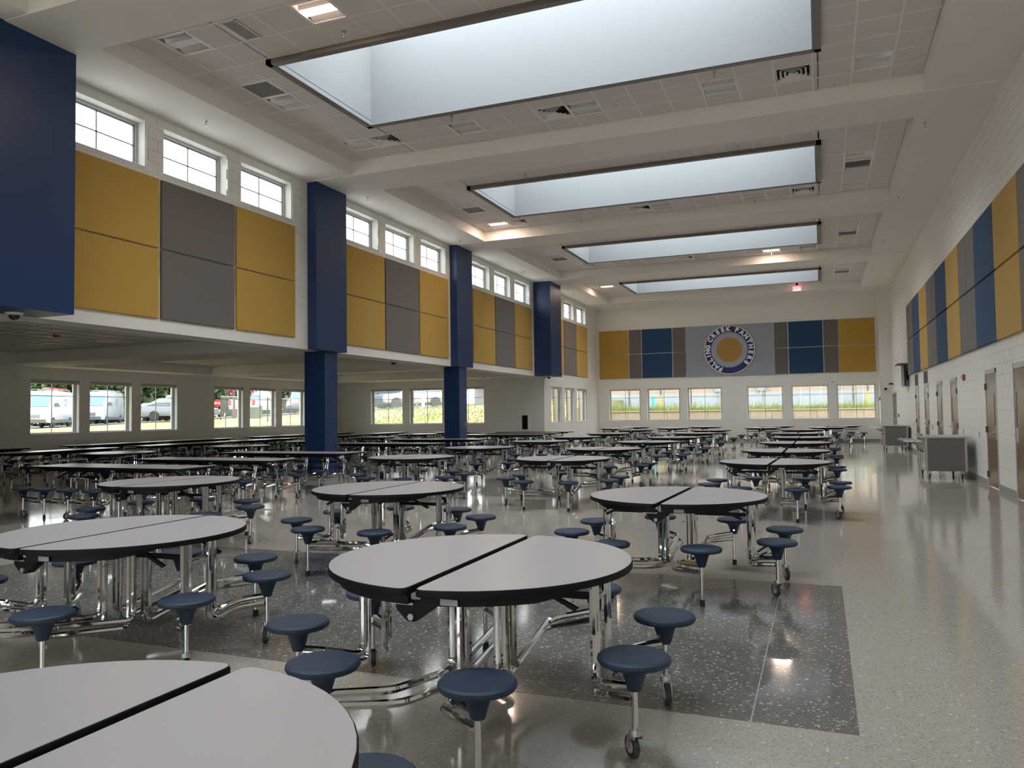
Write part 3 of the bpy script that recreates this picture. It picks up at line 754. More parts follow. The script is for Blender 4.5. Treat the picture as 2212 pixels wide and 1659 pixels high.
# ------------------------------------------------------------------ emblem banner
bn_ = thing('emblem_banner', 'pale grey banner with round navy emblem on the end wall', 'banner', (-4.1, YB - .004, 4.415))
MB().box(-2.06, 2.05, -.05, 0, -1.235, 1.235).build('backing_panel', 'banner_fabric', bn_)
def ring(name, r0, r1, d0, d1, mat, par, n=72):
    m = MB(); pts = []
    for i in range(n):
        a = 2 * math.pi * i / n; c, s = math.cos(a), math.sin(a)
        pts += [(r0 * c, -d0, r0 * s), (r1 * c, -d0, r1 * s), (r1 * c, -d1, r1 * s), (r0 * c, -d1, r0 * s)]
    f = []
    for i in range(n):
        j = (i + 1) % n
        for q in range(4): f.append((4 * i + q, 4 * i + (q + 1) % 4, 4 * j + (q + 1) % 4, 4 * j + q))
    return m.poly(pts, f).build(name, mat, par)
em = bpy.data.objects.new('round_emblem', None); COL.objects.link(em); em.parent = bn_; em.location = (.02, 0, .02)
ring('gold_rim', 1.19, 1.215, .05, .074, 'emblem_gold', em)
ring('white_rim', 1.155, 1.19, .05, .076, 'emblem_white', em)
ring('navy_band', .86, 1.155, .05, .078, 'emblem_navy', em)
ring('grey_disc', .0001, .86, .05, .066, 'emblem_grey', em)
ring('gold_disc', .0001, .60, .066, .074, 'emblem_gold', em)
def arc_text(word, a0, a1):
    for i, ch in enumerate(word):
        ang = math.radians(a0 + (a1 - a0) * i / (len(word) - 1))     # clockwise from the top
        o = put('letter', text_mesh('letter', ch, .285, 'emblem_white', .004, .018), em, (1.003 * math.sin(ang), -.084, 1.003 * math.cos(ang)))
        o.rotation_euler = (Matrix.Rotation(ang, 3, 'Y') @ Matrix.Rotation(math.radians(90), 3, 'X')).to_euler()
arc_text('FALLING', 204, 279); arc_text('CREEK', 300, 358); arc_text('PANTHERS', 22, 129)

# ------------------------------------------------------------------ small wall and ceiling fittings
def sprinkler(x, y, z, label):
    t = thing('sprinkler_head', label, 'sprinkler', (x, y, z), 0, 'sprinkler heads')
    MB().lathe([(.036, 0), (.036, -.006), (.012, -.012), (.012, -.05), (.004, -.05)], 12).build('escutcheon', 'zinc', t, 40)
    MB().lathe([(.003, -.095), (.022, -.095), (.022, -.09), (.003, -.09)], 12).tube([(-.014, 0, -.05), (-.014, 0, -.092)], .003, 6).tube([(.014, 0, -.05), (.014, 0, -.092)], .003, 6).build('deflector', 'zinc', t, 40)
spr = [(-6.33, 9.48, ZC), (-6.31, 13.0, ZC), (-1.5, 13.02, ZC), (-6.34, 21.57, ZC), (-6.3, 16.9, ZC), (-1.5, 16.9, ZC), (-1.5, 21.5, ZC), (-6.3, 24.3, ZC), (-1.5, 28.9, ZC), (-1.5, 32.3, ZC), (-6.3, 36.3, ZC)]
for i, (x, y, z) in enumerate(sorted(spr, key=lambda p: p[1])): sprinkler(x, y, z, 'sprinkler head in the ceiling tiles, %s nearest' % ORD[i])
for i, (x, y) in enumerate([(-10.11, 10.77), (-10.1, 16.09), (-10.1, 21.3), (-10.16, 26.94), (-10.1, 33.0), (-9.4, 37.5), (-4.3, 37.9), (-.2, 37.9)]): sprinkler(x, y, ZS - .0, 'sprinkler head on the window-side or end soffit, %s along' % ORD[i])
for i, y in enumerate([10.8, 16.1, 21.49, 26.9, 32.3, 36.9]): sprinkler(1.93, y, ZS, 'sprinkler head on the soffit above the doors, %s along' % ORD[i])
t = thing('smoke_detector', 'small white round detector in the nearest ceiling coffer', 'detector', (-3.3, 13.61, ZC))
MB().lathe([(.055, 0), (.055, -.02), (.04, -.035), (.02, -.045), (0, -.045)], 18).build('body', 'white_plastic', t, 40)
MB().lathe([(.012, -.046), (.012, -.052), (0, -.052)], 10).build('sensor', 'alu_dark', t)
def dome(x, y, z, label):
    t = thing('dome_camera', label, 'camera', (x, y, z), 0, 'dome cameras')
    MB().lathe([(.115, 0), (.11, -.022), (.085, -.036), (.07, -.036)], 24).build('collar', 'white_plastic', t, 40)
    MB().lathe([(.074, -.03), (.07, -.06), (.052, -.085), (.028, -.098), (0, -.102)], 24).build('bubble', 'black_gloss', t, 60)
dome(-10.45, 7.5, ZB, 'dome camera under the nearest hanging blue pilaster'); dome(-11.03, 18.86, ZB, 'dome camera under the beam between the two block columns'); dome(-10.25, 29.9, ZB, 'dome camera under the last hanging blue pilaster')
t = thing('ceiling_strobe', 'red fire alarm strobe on the annex ceiling', 'alarm', (-15.0, 11.7, ZA))
MB().lathe([(.075, 0), (.075, -.03), (.06, -.05), (.03, -.05)], 20).build('housing', 'red_plastic', t, 40); MB().lathe([(.03, -.048), (.024, -.075), (0, -.08)], 12).build('lens', 'lamp_clear', t, 50)
sprinkler(-17.83, 12.79, ZA, 'sprinkler head on the annex ceiling tiles')
t = thing('fire_alarm', 'red fire alarm horn on the wall between two doors', 'alarm', (XR - .003, 19.3, 2.13))
MB().box(-.045, 0, -.06, .06, -.065, .065).build('housing', 'red_plastic', t); MB().box(-.075, -.045, -.03, .03, -.015, .035).build('strobe', 'lamp_clear', t)
t = thing('fire_alarm', 'small red alarm on the corner pier edge', 'alarm', (2.437, 38.3, 1.93))
MB().box(-.03, 0, -.06, .06, -.08, .08).build('housing', 'red_plastic', t); MB().box(-.045, -.03, -.03, .03, -.02, .03).build('strobe', 'lamp_clear', t)
t = thing('pull_station', 'red fire alarm pull beside the grey double door', 'alarm', (XR - .003, 35.0, 1.2))
MB().box(-.04, 0, -.05, .05, -.07, .07).build('box', 'red_plastic', t); MB().box(-.05, -.04, -.035, .035, -.03, 0).build('lever', 'white_plastic', t)
t = thing('bullet_camera', 'small black camera on the corner pier', 'camera', (2.66, 38.121, 2.35))
MB().box(-.04, .04, -.02, 0, -.04, .04).build('mount', 'black_matte', t); MB().lathe([(.055, -.13), (.055, -.02), (.02, 0)], 14, (0, 0, 0), 'y').build('body', 'black_matte', t, 40)
t = thing('wall_sensor', 'black sensor arm high on the door wall by the corner', 'sensor', (XR - .003, 37.4, 2.55))
MB().box(-.02, 0, -.04, .04, -.05, .05).build('plate', 'black_matte', t); MB().tube([(0, 0, 0), (-.12, 0, .01), (-.16, 0, -.02)], .03, 8, .04).build('arm', 'black_matte', t, 40)
t = thing('wall_sensor', 'tiny white sensor between two end wall windows', 'sensor', (.5, YB - .003, 2.75))
MB().box(-.05, .05, -.03, 0, -.05, .05).build('case', 'white_plastic', t); MB().box(-.02, .02, -.036, -.03, -.02, .02).build('eye', 'black_matte', t)
def outlet(x, y, z, rot, label):
    t = thing('wall_outlet', label, 'outlet', (x, y, z), rot, 'wall outlets')
    MB().box(-.035, .035, -.006, 0, -.058, .058).build('cover_plate', 'steel_brushed', t)
    for zz in (-.025, .025): MB().box(-.017, .017, -.009, -.006, zz - .014, zz + .014).build('socket', 'black_matte', t)
for i, (y, z) in enumerate([(17.81, .94), (19.7, .95), (24.95, .93), (24.75, .93), (29.6, .95)]): outlet(XR - .003, y, z, -math.pi / 2, 'steel outlet plate on the door wall, %s from the viewer' % ORD[i])
outlet(-10.508, 22.42, 1.18, math.pi / 2, 'white outlet plate on the second blue column'); outlet(XL + .003, 36.95, .5, math.pi / 2, 'outlet plate low beside the side windows')

t = thing('exit_sign', 'white exit sign with red letters hanging by the farthest skylight', 'sign', (-.87, 36.45, 6.87))
MB().box(-.17, .17, -.03, .03, -.13, .10).build('case', 'sign_white', t)
put('letters', text_mesh('letters', 'EXIT', .19, 'red_letters', .003, .004), t, (0, -.034, -.025), (math.radians(90), 0, 0))
MB().box(-.17, .17, -.032, -.028, .06, .1).build('red_strip', 'red_letters', t); MB().box(-.05, .05, -.03, .03, .10, ZC - 6.87).build('canopy', 'black_matte', t)

t = thing('television', 'flat television on a tilting bracket high on the door wall', 'television', (XR - .003, 31.15, 2.66), math.radians(0))
MB().box(-.09, 0, -.25, .25, -.16, .16).build('bracket', 'black_matte', t)
tv = MB().box(-.16, -.09, -.55, .55, -.40, .36).build('case', 'black_gloss', t)
MB().box(-.166, -.16, -.53, .53, -.38, .34).build('screen', 'alu_dark', tv)
MB().box(-.36, .0, -.58, .58, .38, .415).build('shelf_cap', 'hinge_bronze', t)

t = thing('fire_extinguisher_cabinet', 'white cabinet with clear door on the annex end wall', 'cabinet', (-11.5, YE - .003, .78))
fr = MB(); fr.box(-.2, .2, -.15, 0, -.02, .04).box(-.2, .2, -.15, 0, .62, .68).box(-.2, -.13, -.15, 0, .04, .62).box(.13, .2, -.15, 0, .04, .62); fr.build('frame', 'white_plastic', t)
MB().box(-.13, .13, -.006, -.001, .04, .62).build('interior', 'louver_dark', t)
MB().box(-.13, .13, -.148, -.144, .04, .62).build('pane', 'window_glass', t)
ex = thing('fire_extinguisher', 'red fire extinguisher inside the white wall cabinet', 'extinguisher', (-11.48, YE - .075, .822))
MB().lathe([(.0, 0), (.05, .0), (.055, .02), (.055, .32), (.03, .39), (.016, .4), (.016, .43)], 16).build('cylinder', 'red_plastic', ex, 40)
MB().tube([(0, 0, .42), (.06, 0, .44), (.07, 0, .3), (.065, 0, .15)], .01, 6, .04).build('hose', 'black_matte', ex, 40); MB().box(-.012, .012, -.008, .008, .42, .5).build('valve', 'white_plastic', ex)

# ------------------------------------------------------------------ cafeteria tables
HT, SEATZ = 0.745, 0.445
def half_outline(R, gap, sgn, inset=0.0, corner=.045, n=28):
    """Half disc with rounded corners at the seam; flat side along y at x = sgn*gap."""
    r = R - inset; g = gap + inset
    a0 = math.acos(g / r)
    pts = []
    ye = r * math.sin(a0)
    c = corner - inset
    pts += [(g, -ye + c * 1.15), (g + c * .12, -ye + c * .45), (g + c * .5, -ye + c * .14)]
    st = -a0 + c * 1.1 / r
    for i in range(n + 1):
        a = st + (-2 * st) * i / n; pts.append((r * math.cos(a), r * math.sin(a)))
    pts += [(g + c * .5, ye - c * .14), (g + c * .12, ye - c * .45), (g, ye - c * 1.15)]
    return pts if sgn > 0 else [(-x, y) for x, y in pts][::-1]
def band(outer, inner, z0, z1):
    n = len(outer); m = MB()
    pts = [(x, y, z0) for x, y in outer] + [(x, y, z1 - .004) for x, y in outer] + [(x * .5 + u * .5, y * .5 + v * .5, z1) for (x, y), (u, v) in zip(outer, inner)] + [(x, y, z1) for x, y in inner] + [(x, y, z0) for x, y in inner]
    f = []
    for i in range(n):
        j = (i + 1) % n
        for q in range(4): f.append((q * n + i, q * n + j, (q + 1) * n + j, (q + 1) * n + i))
        f.append((4 * n + i, 4 * n + j, j, i))
    return m.poly(pts, f)

ME = {}
def stool_meshes():
    s = MB().lathe([(0.0, SEATZ - .003), (.02, SEATZ - .002), (.11, SEATZ), (.145, SEATZ - .002), (.155, SEATZ - .010), (.157, SEATZ - .022), (.150, SEATZ - .034), (.13, SEATZ - .038), (0, SEATZ - .038)], 28)
    ME['seat'] = s.mesh('seat', 'seat_navy', 35)
    h = MB().lathe([(.105, SEATZ - .038), (.075, SEATZ - .048), (.060, SEATZ - .060), (.052, SEATZ - .075), (.029, SEATZ - .150), (.024, SEATZ - .152), (.0, SEATZ - .152)], 16)
    ME['hub'] = h.mesh('hub', 'seat_navy', 35)
    ME['bolt'] = MB().lathe([(0, .0), (.009, 0), (.009, .006), (0, .006)], 8, (0, -.043, SEATZ - .11), 'y').mesh('bolt', 'chrome')
    ME['post_foot'] = MB().cyl((0, 0, .04), .0145, SEATZ - .18, 12).mesh('post', 'chrome', 40)
    ME['post_caster'] = MB().cyl((0, 0, .12), .0145, SEATZ - .26, 12).mesh('post', 'chrome', 40)
    ME['foot'] = MB().lathe([(.0, 0), (.020, 0), (.021, .006), (.018, .05), (.0, .05)], 12).mesh('foot', 'cap_black', 40)
    f = MB().lathe([(.0, .132), (.028, .132), (.030, .122), (.030, .108), (0, .108)], 14)
    for sy in (-1, 1): f.prism_y([(-.028, .11), (.028, .11), (.052, .045), (.034, .04), (.012, .085), (-.028, .098)], sy * .02 - .002, sy * .02 + .002)
    ME['caster_fork'] = f.mesh('caster_fork', 'zinc', 40)
    ME['wheel'] = MB().lathe([(.0, -.013), (.038, -.013), (.047, -.013), (.05, -.009), (.05, .009), (.047, .013), (.038, .013), (0, .013)], 22, (.03, 0, .05), 'y').mesh('wheel', 'rubber_grey', 35)
    ME['wheel_hub'] = MB().lathe([(.0, -.0155), (.026, -.0155), (.028, -.013), (.028, .013), (.026, .0155), (0, .0155)], 16, (.03, 0, .05), 'y').mesh('wheel_hub', 'sticker', 35)
    # joined stem for stools too far away to show their pieces
    m = MB().cyl((0, 0, .0), .0145, SEATZ - .14, 8)
    ME['stem_foot'] = m.mesh('stem', 'chrome', 40)
    m = MB().lathe([(.115, SEATZ - .038), (.06, SEATZ - .060), (.044, SEATZ - .082), (.036, SEATZ - .150), (0, SEATZ - .15)], 10)
    ME['hub_far'] = m.mesh('hub', 'seat_navy', 35)
    ME['seat_far'] = MB().lathe([(0.0, SEATZ), (.145, SEATZ - .002), (.157, SEATZ - .016), (.150, SEATZ - .034), (0, SEATZ - .038)], 18).mesh('seat', 'seat_navy', 35)
    m = MB(); m.lathe([(.0, -.013), (.048, -.013), (.05, 0), (.048, .013), (0, .013)], 12, (.03, 0, .05), 'y'); ME['wheel_far'] = m.mesh('wheel', 'rubber_grey', 40)
stool_meshes()
def stool(parent, x, y, ang, caster, near, k):
    """Stool of a table: the seat is the part; hub, post and foot or caster hang from it."""
    s = put('seat', ME['seat' if near else 'seat_far'], parent, (x, y, 0), (0, 0, ang))
    if near:
        put('hub', ME['hub'], s); put('bolt', ME['bolt'], s, rot=(0, 0, math.radians(30)))
        put('post', ME['post_caster' if caster else 'post_foot'], s)
        if caster:
            a = (k * 2.4) % 6.28
            put('caster_fork', ME['caster_fork'], s, rot=(0, 0, a)); put('wheel', ME['wheel'], s, rot=(0, 0, a)); put('wheel_hub', ME['wheel_hub'], s, rot=(0, 0, a))
        else: put('foot', ME['foot'], s)
    else:
        put('hub', ME['hub_far'], s); put('post', ME['stem_foot'], s)
        if caster: put('wheel', ME['wheel_far'], s, rot=(0, 0, (k * 2.4) % 6.28))
        else: put('foot', ME['foot'], s)
    return s

def add_parts(root, near, lst):
    """lst of (name, material, MB, smooth). Far tables get the small steel pieces joined by material."""
    for nm, mt, m, sm in lst: m.build(nm, mt, root, sm)

def round_table_proto(near, G=.011):
    root = bpy.data.objects.new('round_cafeteria_table', None); COL.objects.link(root)
    R = .762
    for s in (-1, 1):
        top = MB().prism(half_outline(R, G, s, .005), HT - .030, HT).build('tabletop', 'laminate', root)
        band(half_outline(R, G, s), half_outline(R, G, s, .005), HT - .032, HT - .0015).build('edge_band', 'edge_black', top, 50)
        for y in (-.57, .57):
            ap = MB(); pts = []; n_ = 10; sg = 1 if y > 0 else -1
            for i_ in range(n_ + 1):
                a = math.radians(30 + 57.5 * i_ / n_); dp = .038 * min(1, .25 + i_ / 4)
                for rr in (.685, .715):
                    for zz in (HT - .033, HT - .038 - dp): pts.append((s * rr * math.cos(a), sg * rr * math.sin(a), zz))
            fc = []
            for i_ in range(n_):
                k0, k1 = 4 * i_, 4 * i_ + 4
                fc += [(k0, k1, k1 + 1, k0 + 1), (k0 + 2, k0 + 3, k1 + 3, k1 + 2), (k0 + 1, k1 + 1, k1 + 3, k0 + 3), (k0, k0 + 2, k1 + 2, k1)]
            fc += [(0, 1, 3, 2), (4 * n_, 4 * n_ + 2, 4 * n_ + 3, 4 * n_ + 1)]
            ap.poly(pts, fc)
            ap.build('apron', 'black_steel', root)
            if near:
                MB().prism_y([(s * .34, HT - .06), (s * .375, HT - .06), (s * .585, HT - .155), (s * .565, HT - .17)][::(1 if s < 0 else -1)], y * .42 - .009, y * .42 + .009).build('brace', 'black_steel', root)
        MB().box(min(s * .08, s * .58), max(s * .08, s * .58), -.012, .012, HT - .17, HT - .14).build('tie_bar', 'black_steel', root)
        MB().tube([(s * .62, -.11, HT - .15), (s * .62, .11, HT - .15)], .012, 8).build('cross_tube', 'chrome', root, 40)
        MB().box(min(s * .30, s * .42), max(s * .30, s * .42), -.57, .57, HT - .05, HT - .032).build('cross_channel', 'black_steel', root)
    for y in (-.655, .655):
        hp = MB().prism_y([(-.11, HT - .075), (.09, HT - .075), (.06, HT - .105), (-.01, HT - .155), (-.05, HT - .155), (-.10, HT - .11)], y - .028, y + .028).build('hinge_plate', 'black_steel', root)
        if near:
            sy = -1 if y < 0 else 1
            MB().lathe([(0, -.006), (.015, -.006), (.015, .006), (0, .006)], 6, (-.03, y + sy * .032, HT - .135), 'y').build('bolt', 'zinc', hp)
            MB().box(-.13, -.02, y + sy * .03 - .003, y + sy * .03 + .003, HT - .085, HT - .075).build('latch', 'zinc', hp)
    if near:
        MB().box(.12, .20, -.7055, -.7025, HT - .07, HT - .044).build('maker_plate', 'sticker', root)
        for s, yy in ((-1, -.06), (1, -.06)): MB().tube([(s * .07, yy, .52), (s * .07, yy - .05, .52), (s * .07, yy - .06, .54)], .004, 5).build('hook', 'zinc', root)
    nt_ = 8 if near else 6
    for k in range(8):
        a = math.radians(22.5 + 45 * k); x, y = .93 * math.cos(a), .93 * math.sin(a)
        outer = abs(x) > abs(y); sx = 1 if x > 0 else -1; sy = 1 if y > 0 else -1
        for q in range(2):
            zz = .215 + .052 * q
            if outer:
                lx = sx * .62; ly = sy * (.085 + .046 * q)
                pts = [(lx, ly, HT - .04), (lx, ly, zz - .04), (sx * (.69 + .01 * q), sy * .27, zz + .015), (x * .985, y * .97, zz + .035)]
            else:
                lx = sx * (.105 + .04 * q); ly = sy * .06
                pts = [(lx, ly, HT - .04), (lx, ly, zz - .085), (lx - sx * .01, sy * .665, zz + .015), (x * .97, y * .985, zz + .035)]
            MB().tube(pts, .0185, nt_, .07, 4 if near else 2).build('leg_tube', 'chrome', root, 40)
        stool(root, x, y, a - math.pi / 2, outer, near, k)
    return root

def rect_table_proto(near):
    root = bpy.data.objects.new('long_cafeteria_table', None); COL.objects.link(root)
    L, W_ = 1.54, .38
    def outl(s, i):
        c = .03; g = .008 + i; x1 = L - i; y1 = W_ - i
        p = [(g, -y1), (x1 - c, -y1), (x1 - c * .3, -y1 + c * .3), (x1, -y1 + c), (x1, y1 - c), (x1 - c * .3, y1 - c * .3), (x1 - c, y1), (g, y1)]
        return p if s > 0 else [(-x, y) for x, y in p][::-1]
    for s in (-1, 1):
        top = MB().prism(outl(s, .005), HT - .03, HT).build('tabletop', 'laminate', root)
        band(outl(s, 0), outl(s, .005), HT - .032, HT - .0015).build('edge_band', 'edge_black', top, 50)
        for y in (-.27, .27):
            MB().prism_y([(s * .03, HT - .033), (s * 1.38, HT - .033), (s * 1.30, HT - .075), (s * .03, HT - .085)][::(1 if s < 0 else -1)], y - .02, y + .02).build('apron', 'black_steel', root)
            MB().prism_y([(s * .80, HT - .06), (s * .85, HT - .06), (s * 1.14, HT - .185), (s * 1.11, HT - .20)][::(1 if s < 0 else -1)], y * .7 - .01, y * .7 + .01).build('brace', 'black_steel', root)
        MB().box(min(s * .10, s * 1.12), max(s * .10, s * 1.12), -.014, .014, HT - .20, HT - .17).build('tie_bar', 'black_steel', root)
    for y in (-.27, .27):
        hp = MB().prism_y([(-.11, HT - .075), (.11, HT - .075), (.05, HT - .15), (-.05, HT - .15)], y - .028, y + .028).build('hinge_plate', 'black_steel', root)
    if near: MB().box(.12, .20, -.2935, -.2905, HT - .072, HT - .045).build('maker_plate', 'sticker', root)
    k = 0
    for sy in (-1, 1):
        for x in (-1.22, -.76, -.26, .26, .76, 1.22):
            sx = 1 if x > 0 else -1; lx = {.26: .12, .76: .62, 1.22: 1.12}[abs(x)] * sx
            for q in range(2):
                zz = .225 + .05 * q
                l2 = lx - sx * .035 * q
                MB().tube([(l2, sy * .26, HT - .04), (l2, sy * .26, HT - .16), (l2, sy * (.29 + .02 * q), HT - .24), (l2, sy * .30, zz - .03), (l2 + sx * .05, sy * .52, zz - .02), (x, sy * .685, zz + .02)], .0155, 8 if near else 6, .06, 4 if near else 2).build('leg_tube', 'chrome', root, 40)
            stool(root, x, sy * .70, 0, abs(x) in (.26, 1.22) and not (abs(x) == .26 and sx > 0), near, k); k += 1
    return root

ROUND = [  # x, y, label
 (-1.62, 1.10, 'round table cut off at the lower edge of the picture'), (-1.63, 3.65, 'large round table with wide gap at its seam, nearest whole one'), (-4.28, 3.84, 'round table cut by the picture edge beside the nearest whole one'),
 (-1.20, 6.92, None), (-4.10, 6.90, None), (-7.08, 7.0, None),
 (-.65, 11.75, None), (-3.92, 12.05, None), (-6.73, 12.1, None), (-.63, 15.0, None), (-4.15, 15.48, None), (-7.08, 15.8, None),
 (-.58, 18.7, None), (-4.02, 19.2, None), (-6.95, 19.5, None), (-.56, 22.4, None), (-3.95, 22.5, None), (-7.03, 23.05, None),
 (-.7, 26.2, None), (-4.0, 26.8, None), (-6.95, 26.6, None), (-.72, 30.9, None), (-4.0, 30.8, None), (-7.2, 31.9, None),
 (.21, 34.8, None), (-2.35, 34.6, None), (-6.25, 35.3, None), (-8.75, 35.0, None), (.85, 37.75, None), (-1.95, 37.7, None), (-5.15, 37.75, None), (-8.6, 37.8, None),
 (-14.3, 12.65, None), (-14.0, 16.15, None), (-14.2, 19.5, None), (-14.3, 23.0, None), (-14.5, 26.6, None), (-14.4, 29.35, None)]
protos = {True: round_table_proto(True), False: round_table_proto(False, .014), 'wide': round_table_proto(True, .019)}
used = set()
cntr = {}
for i, (x, y, lab) in enumerate(ROUND):
    near = y < 16.5 and x > -10
    if near and i in (0, 1, 3, 6, 7, 9, 10): near = 'wide'
    proto = protos[near]
    o = proto if near not in used else copy_tree(proto); used.add(near)
    o.location = (x, y, 0); o.rotation_euler = (0, 0, math.radians(random.uniform(-2.5, 2.5) + (2 if i in (1,) else 0)))
    if lab is None:
        row = 'annex' if x < -10 else ('last' if y > 33.5 else ('doors' if x > -2.5 else ('middle' if x > -5.5 else 'window')))
        n_ = cntr.get(row, 0); cntr[row] = n_ + 1
        if row == 'last': lab = 'round table by the end wall windows, %s' % (['farthest right of the nearer four', 'second from right of the nearer four', 'third from right of the nearer four', 'leftmost of the nearer four', 'farthest right of the rearmost four', 'second from right of the rearmost four', 'third from right of the rearmost four', 'leftmost of the rearmost four'][n_])
        elif row == 'annex': lab = 'round table beyond the blue columns, %s from the viewer' % ORD[n_]
        else: lab = 'round table with navy stools, %s in the row %s' % (ORD[n_], {'doors': 'nearest the doors', 'middle': 'down the middle of the hall', 'window': 'nearest the blue columns'}[row])
    tag(o, lab, 'table', 'round cafeteria tables with attached stools')
RECT = [(-10.15, 9.03, 0), (-10.05, 10.95, 0), (-10.18, 13.22, 0), (-10.65, 17.9, 0), (-10.8, 21.0, 0), (-10.5, 25.6, 0), (-10.65, 27.5, 0), (-10.75, 29.42, 0),
        (-17.05, 13.3, 1), (-19.78, 12.9, 1), (-19.78, 17.35, 1), (-19.78, 20.6, 1), (-17.1, 17.3, 1), (-17.1, 20.6, 1), (-19.78, 25.0, 1), (-19.78, 28.25, 1), (-17.1, 25.0, 1), (-17.1, 28.25, 1)]
tp_near, tp_far = rect_table_proto(True), rect_table_proto(False)
used = set(); cn = [0, 0, 0]
for i, (x, y, r) in enumerate(RECT):
    near = y < 14 and x > -12
    proto = tp_near if near else tp_far
    o = proto if near not in used else copy_tree(proto); used.add(near)
    o.location = (x, y, 0); o.rotation_euler = (0, 0, math.pi / 2 * r + math.radians(random.uniform(-.8, .8)))
    q = 0 if r == 0 else (1 if x > -18.5 else 2)
    lab = ['long table set crosswise by the blue columns, %s from the viewer', 'long table in the inner annex row, %s from the viewer', 'long table along the annex outer wall, %s from the viewer'][q] % ORD[cn[q]]
    cn[q] += 1
    tag(o, lab, 'table', 'long cafeteria tables with attached stools')

# ------------------------------------------------------------------ serving carts
def cart(x, y, label):
    t = thing('serving_cart', label, 'serving cart', (x, y, 0), 0, 'stainless serving carts')
    w_, d_ = .76, 1.42      # across the hall, along the hall
    x0, x1, y0, y1 = -w_ / 2, w_ / 2, -d_ / 2, d_ / 2
    MB().box(x0 + .03, x1 - .03, y0 + .006, y1, .17, .85).build('body', 'cart_trim', t)
    MB().box(x0 + .04, x1 - .04, y0 - .012, y0 + .006, .175, .845).build('end_panel', 'cart_panel', t)
    for s in (x0, x1 - .04): MB().box(s, s + .04, y0 - .008, y0 + .05, .16, .85).build('corner_post', 'cart_trim', t)
    MB().box(x0 - .03, x1 + .05, y0 - .04, y1 + .04, .852, .88).build('worktop', 'cart_trim', t)
    MB().box(x0 - .02, x0 + .02, y0 + .1, y1 - .1, .885, .93).build('back_lip', 'steel_brushed', t)
    sh = MB(); sh.box(x0 - .40, x0 - .05, y0 + .02, y1 - .02, .775, .80); sh = sh.build('tray_slide', 'steel_brushed', t)
    for k in range(3): MB().tube([(x0 - .34 + .11 * k, y0 + .03, .808), (x0 - .34 + .11 * k, y1 - .03, .808)], .010, 8).build('rail', 'steel_brushed', sh, 40)
    for yy in (y0 + .08, y1 - .12): MB().prism_y([(x0 - .33, .77), (x0, .77), (x0, .62), (x0 - .12, .70), (x0 - .2, .745)], yy, yy + .025).build('bracket', 'cart_trim', t)
    for k in range(3):
        a = y0 + .1 + k * .42
        dr = MB().box(x0 - .0, x0 + .03, a, a + .38, .22, .62).build('panel_door', 'lamp_clear' if k == 0 else 'steel_brushed', t)
        MB().box(x0 - .02, x0, a + .15, a + .23, .55, .575).build('handle', 'black_matte', dr)
    for k in range(2):
        a = y0 + .12 + k * .6
        dr = MB().box(x1 - .03, x1 - .0, a, a + .55, .2, .8).build('rear_door', 'black_gloss', t)
        MB().box(x1, x1 + .02, a + .06, a + .09, .42, .55).build('handle', 'steel_brushed', dr)
    for i, (cx, cy) in enumerate(((x0 + .08, y0 + .1), (x1 - .08, y0 + .1), (x0 + .08, y1 - .1), (x1 - .08, y1 - .1))):
        f = MB(); f.box(cx - .035, cx + .035, cy - .03, cy + .03, .15, .17)
        for s in (-1, 1): f.prism_x([(cy - .03, .15), (cy + .03, .15), (cy + .045, .05), (cy + .02, .05)], cx + s * .02 - .002, cx + s * .02 + .002)
        cf = f.build('caster_fork', 'zinc', t)
        MB().lathe([(0, -.014), (.045, -.014), (.052, -.008), (.052, .008), (.045, .014), (0, .014)], 18, (cx, cy + .03, .052), 'x').build('wheel', 'rubber_grey', cf, 40)
        MB().box(cx + .02, cx + .05, cy + .04, cy + .06, .09, .10).build('brake', 'red_plastic', cf)
    return t
cart(2.36, 18.95, 'stainless serving cart with grey end panel, nearest the viewer'); cart(2.42, 31.3, 'stainless serving cart with grey end panel, nearest the end wall')

# ------------------------------------------------------------------ outside: ground
def sst(a, b, x):
    t = max(0.0, min(1.0, (x - a) / (b - a))); return t * t * (3 - 2 * t)
def ground_z(x, y):
    if x > -12.5: return -.06
    d = max(XA - .3 - x, y - (YE + .3))
    if d < .2: return -.5
    pl = 1.62 + .030 * (x + 35) + .035 * (y - 46)
    return .05 + sst(.5, 14, d) * (max(.9, min(2.3, pl)) - .05)
gm = MB(); xs = [-110, -95, -82, -72] + [-64 + 2 * i for i in range(26)] + [-12.5, -12.4, 8, 30]; ysg = [-20, -10] + [2 * i for i in range(36)] + [76, 84, 95, 120]
pts = [(x, y, ground_z(x, y)) for y in ysg for x in xs]; n = len(xs)
gm.poly(pts, [(j * n + i, j * n + i + 1, (j + 1) * n + i + 1, (j + 1) * n + i) for j in range(len(ysg) - 1) for i in range(n - 1)])
o = struct(gm.build('ground', 'ground', None, 30), 'dry grassy ground outside')
# car park surface following the ground
cp = MB(); nx, ny = 26, 14
def lot(u, v):   # u along the rows of cars, v away from the building
    a = Vector((-62, 33)); b = Vector((-16, 56)); d = (b - a); nrm = Vector((-d.y, d.x)).normalized()
    p = a + d * u + nrm * (v * 26); return p
pts = []
for j in range(ny + 1):
    for i in range(nx + 1):
        p = lot(i / nx, j / ny); pts.append((p.x, p.y, ground_z(p.x, p.y) + .05))
cp.poly(pts, [(j * (nx + 1) + i, j * (nx + 1) + i + 1, (j + 1) * (nx + 1) + i + 1, (j + 1) * (nx + 1) + i) for j in range(ny) for i in range(nx)])
struct(cp.build('ground_car_park', 'asphalt', o, 30), 'grey asphalt car park')
del o['label']

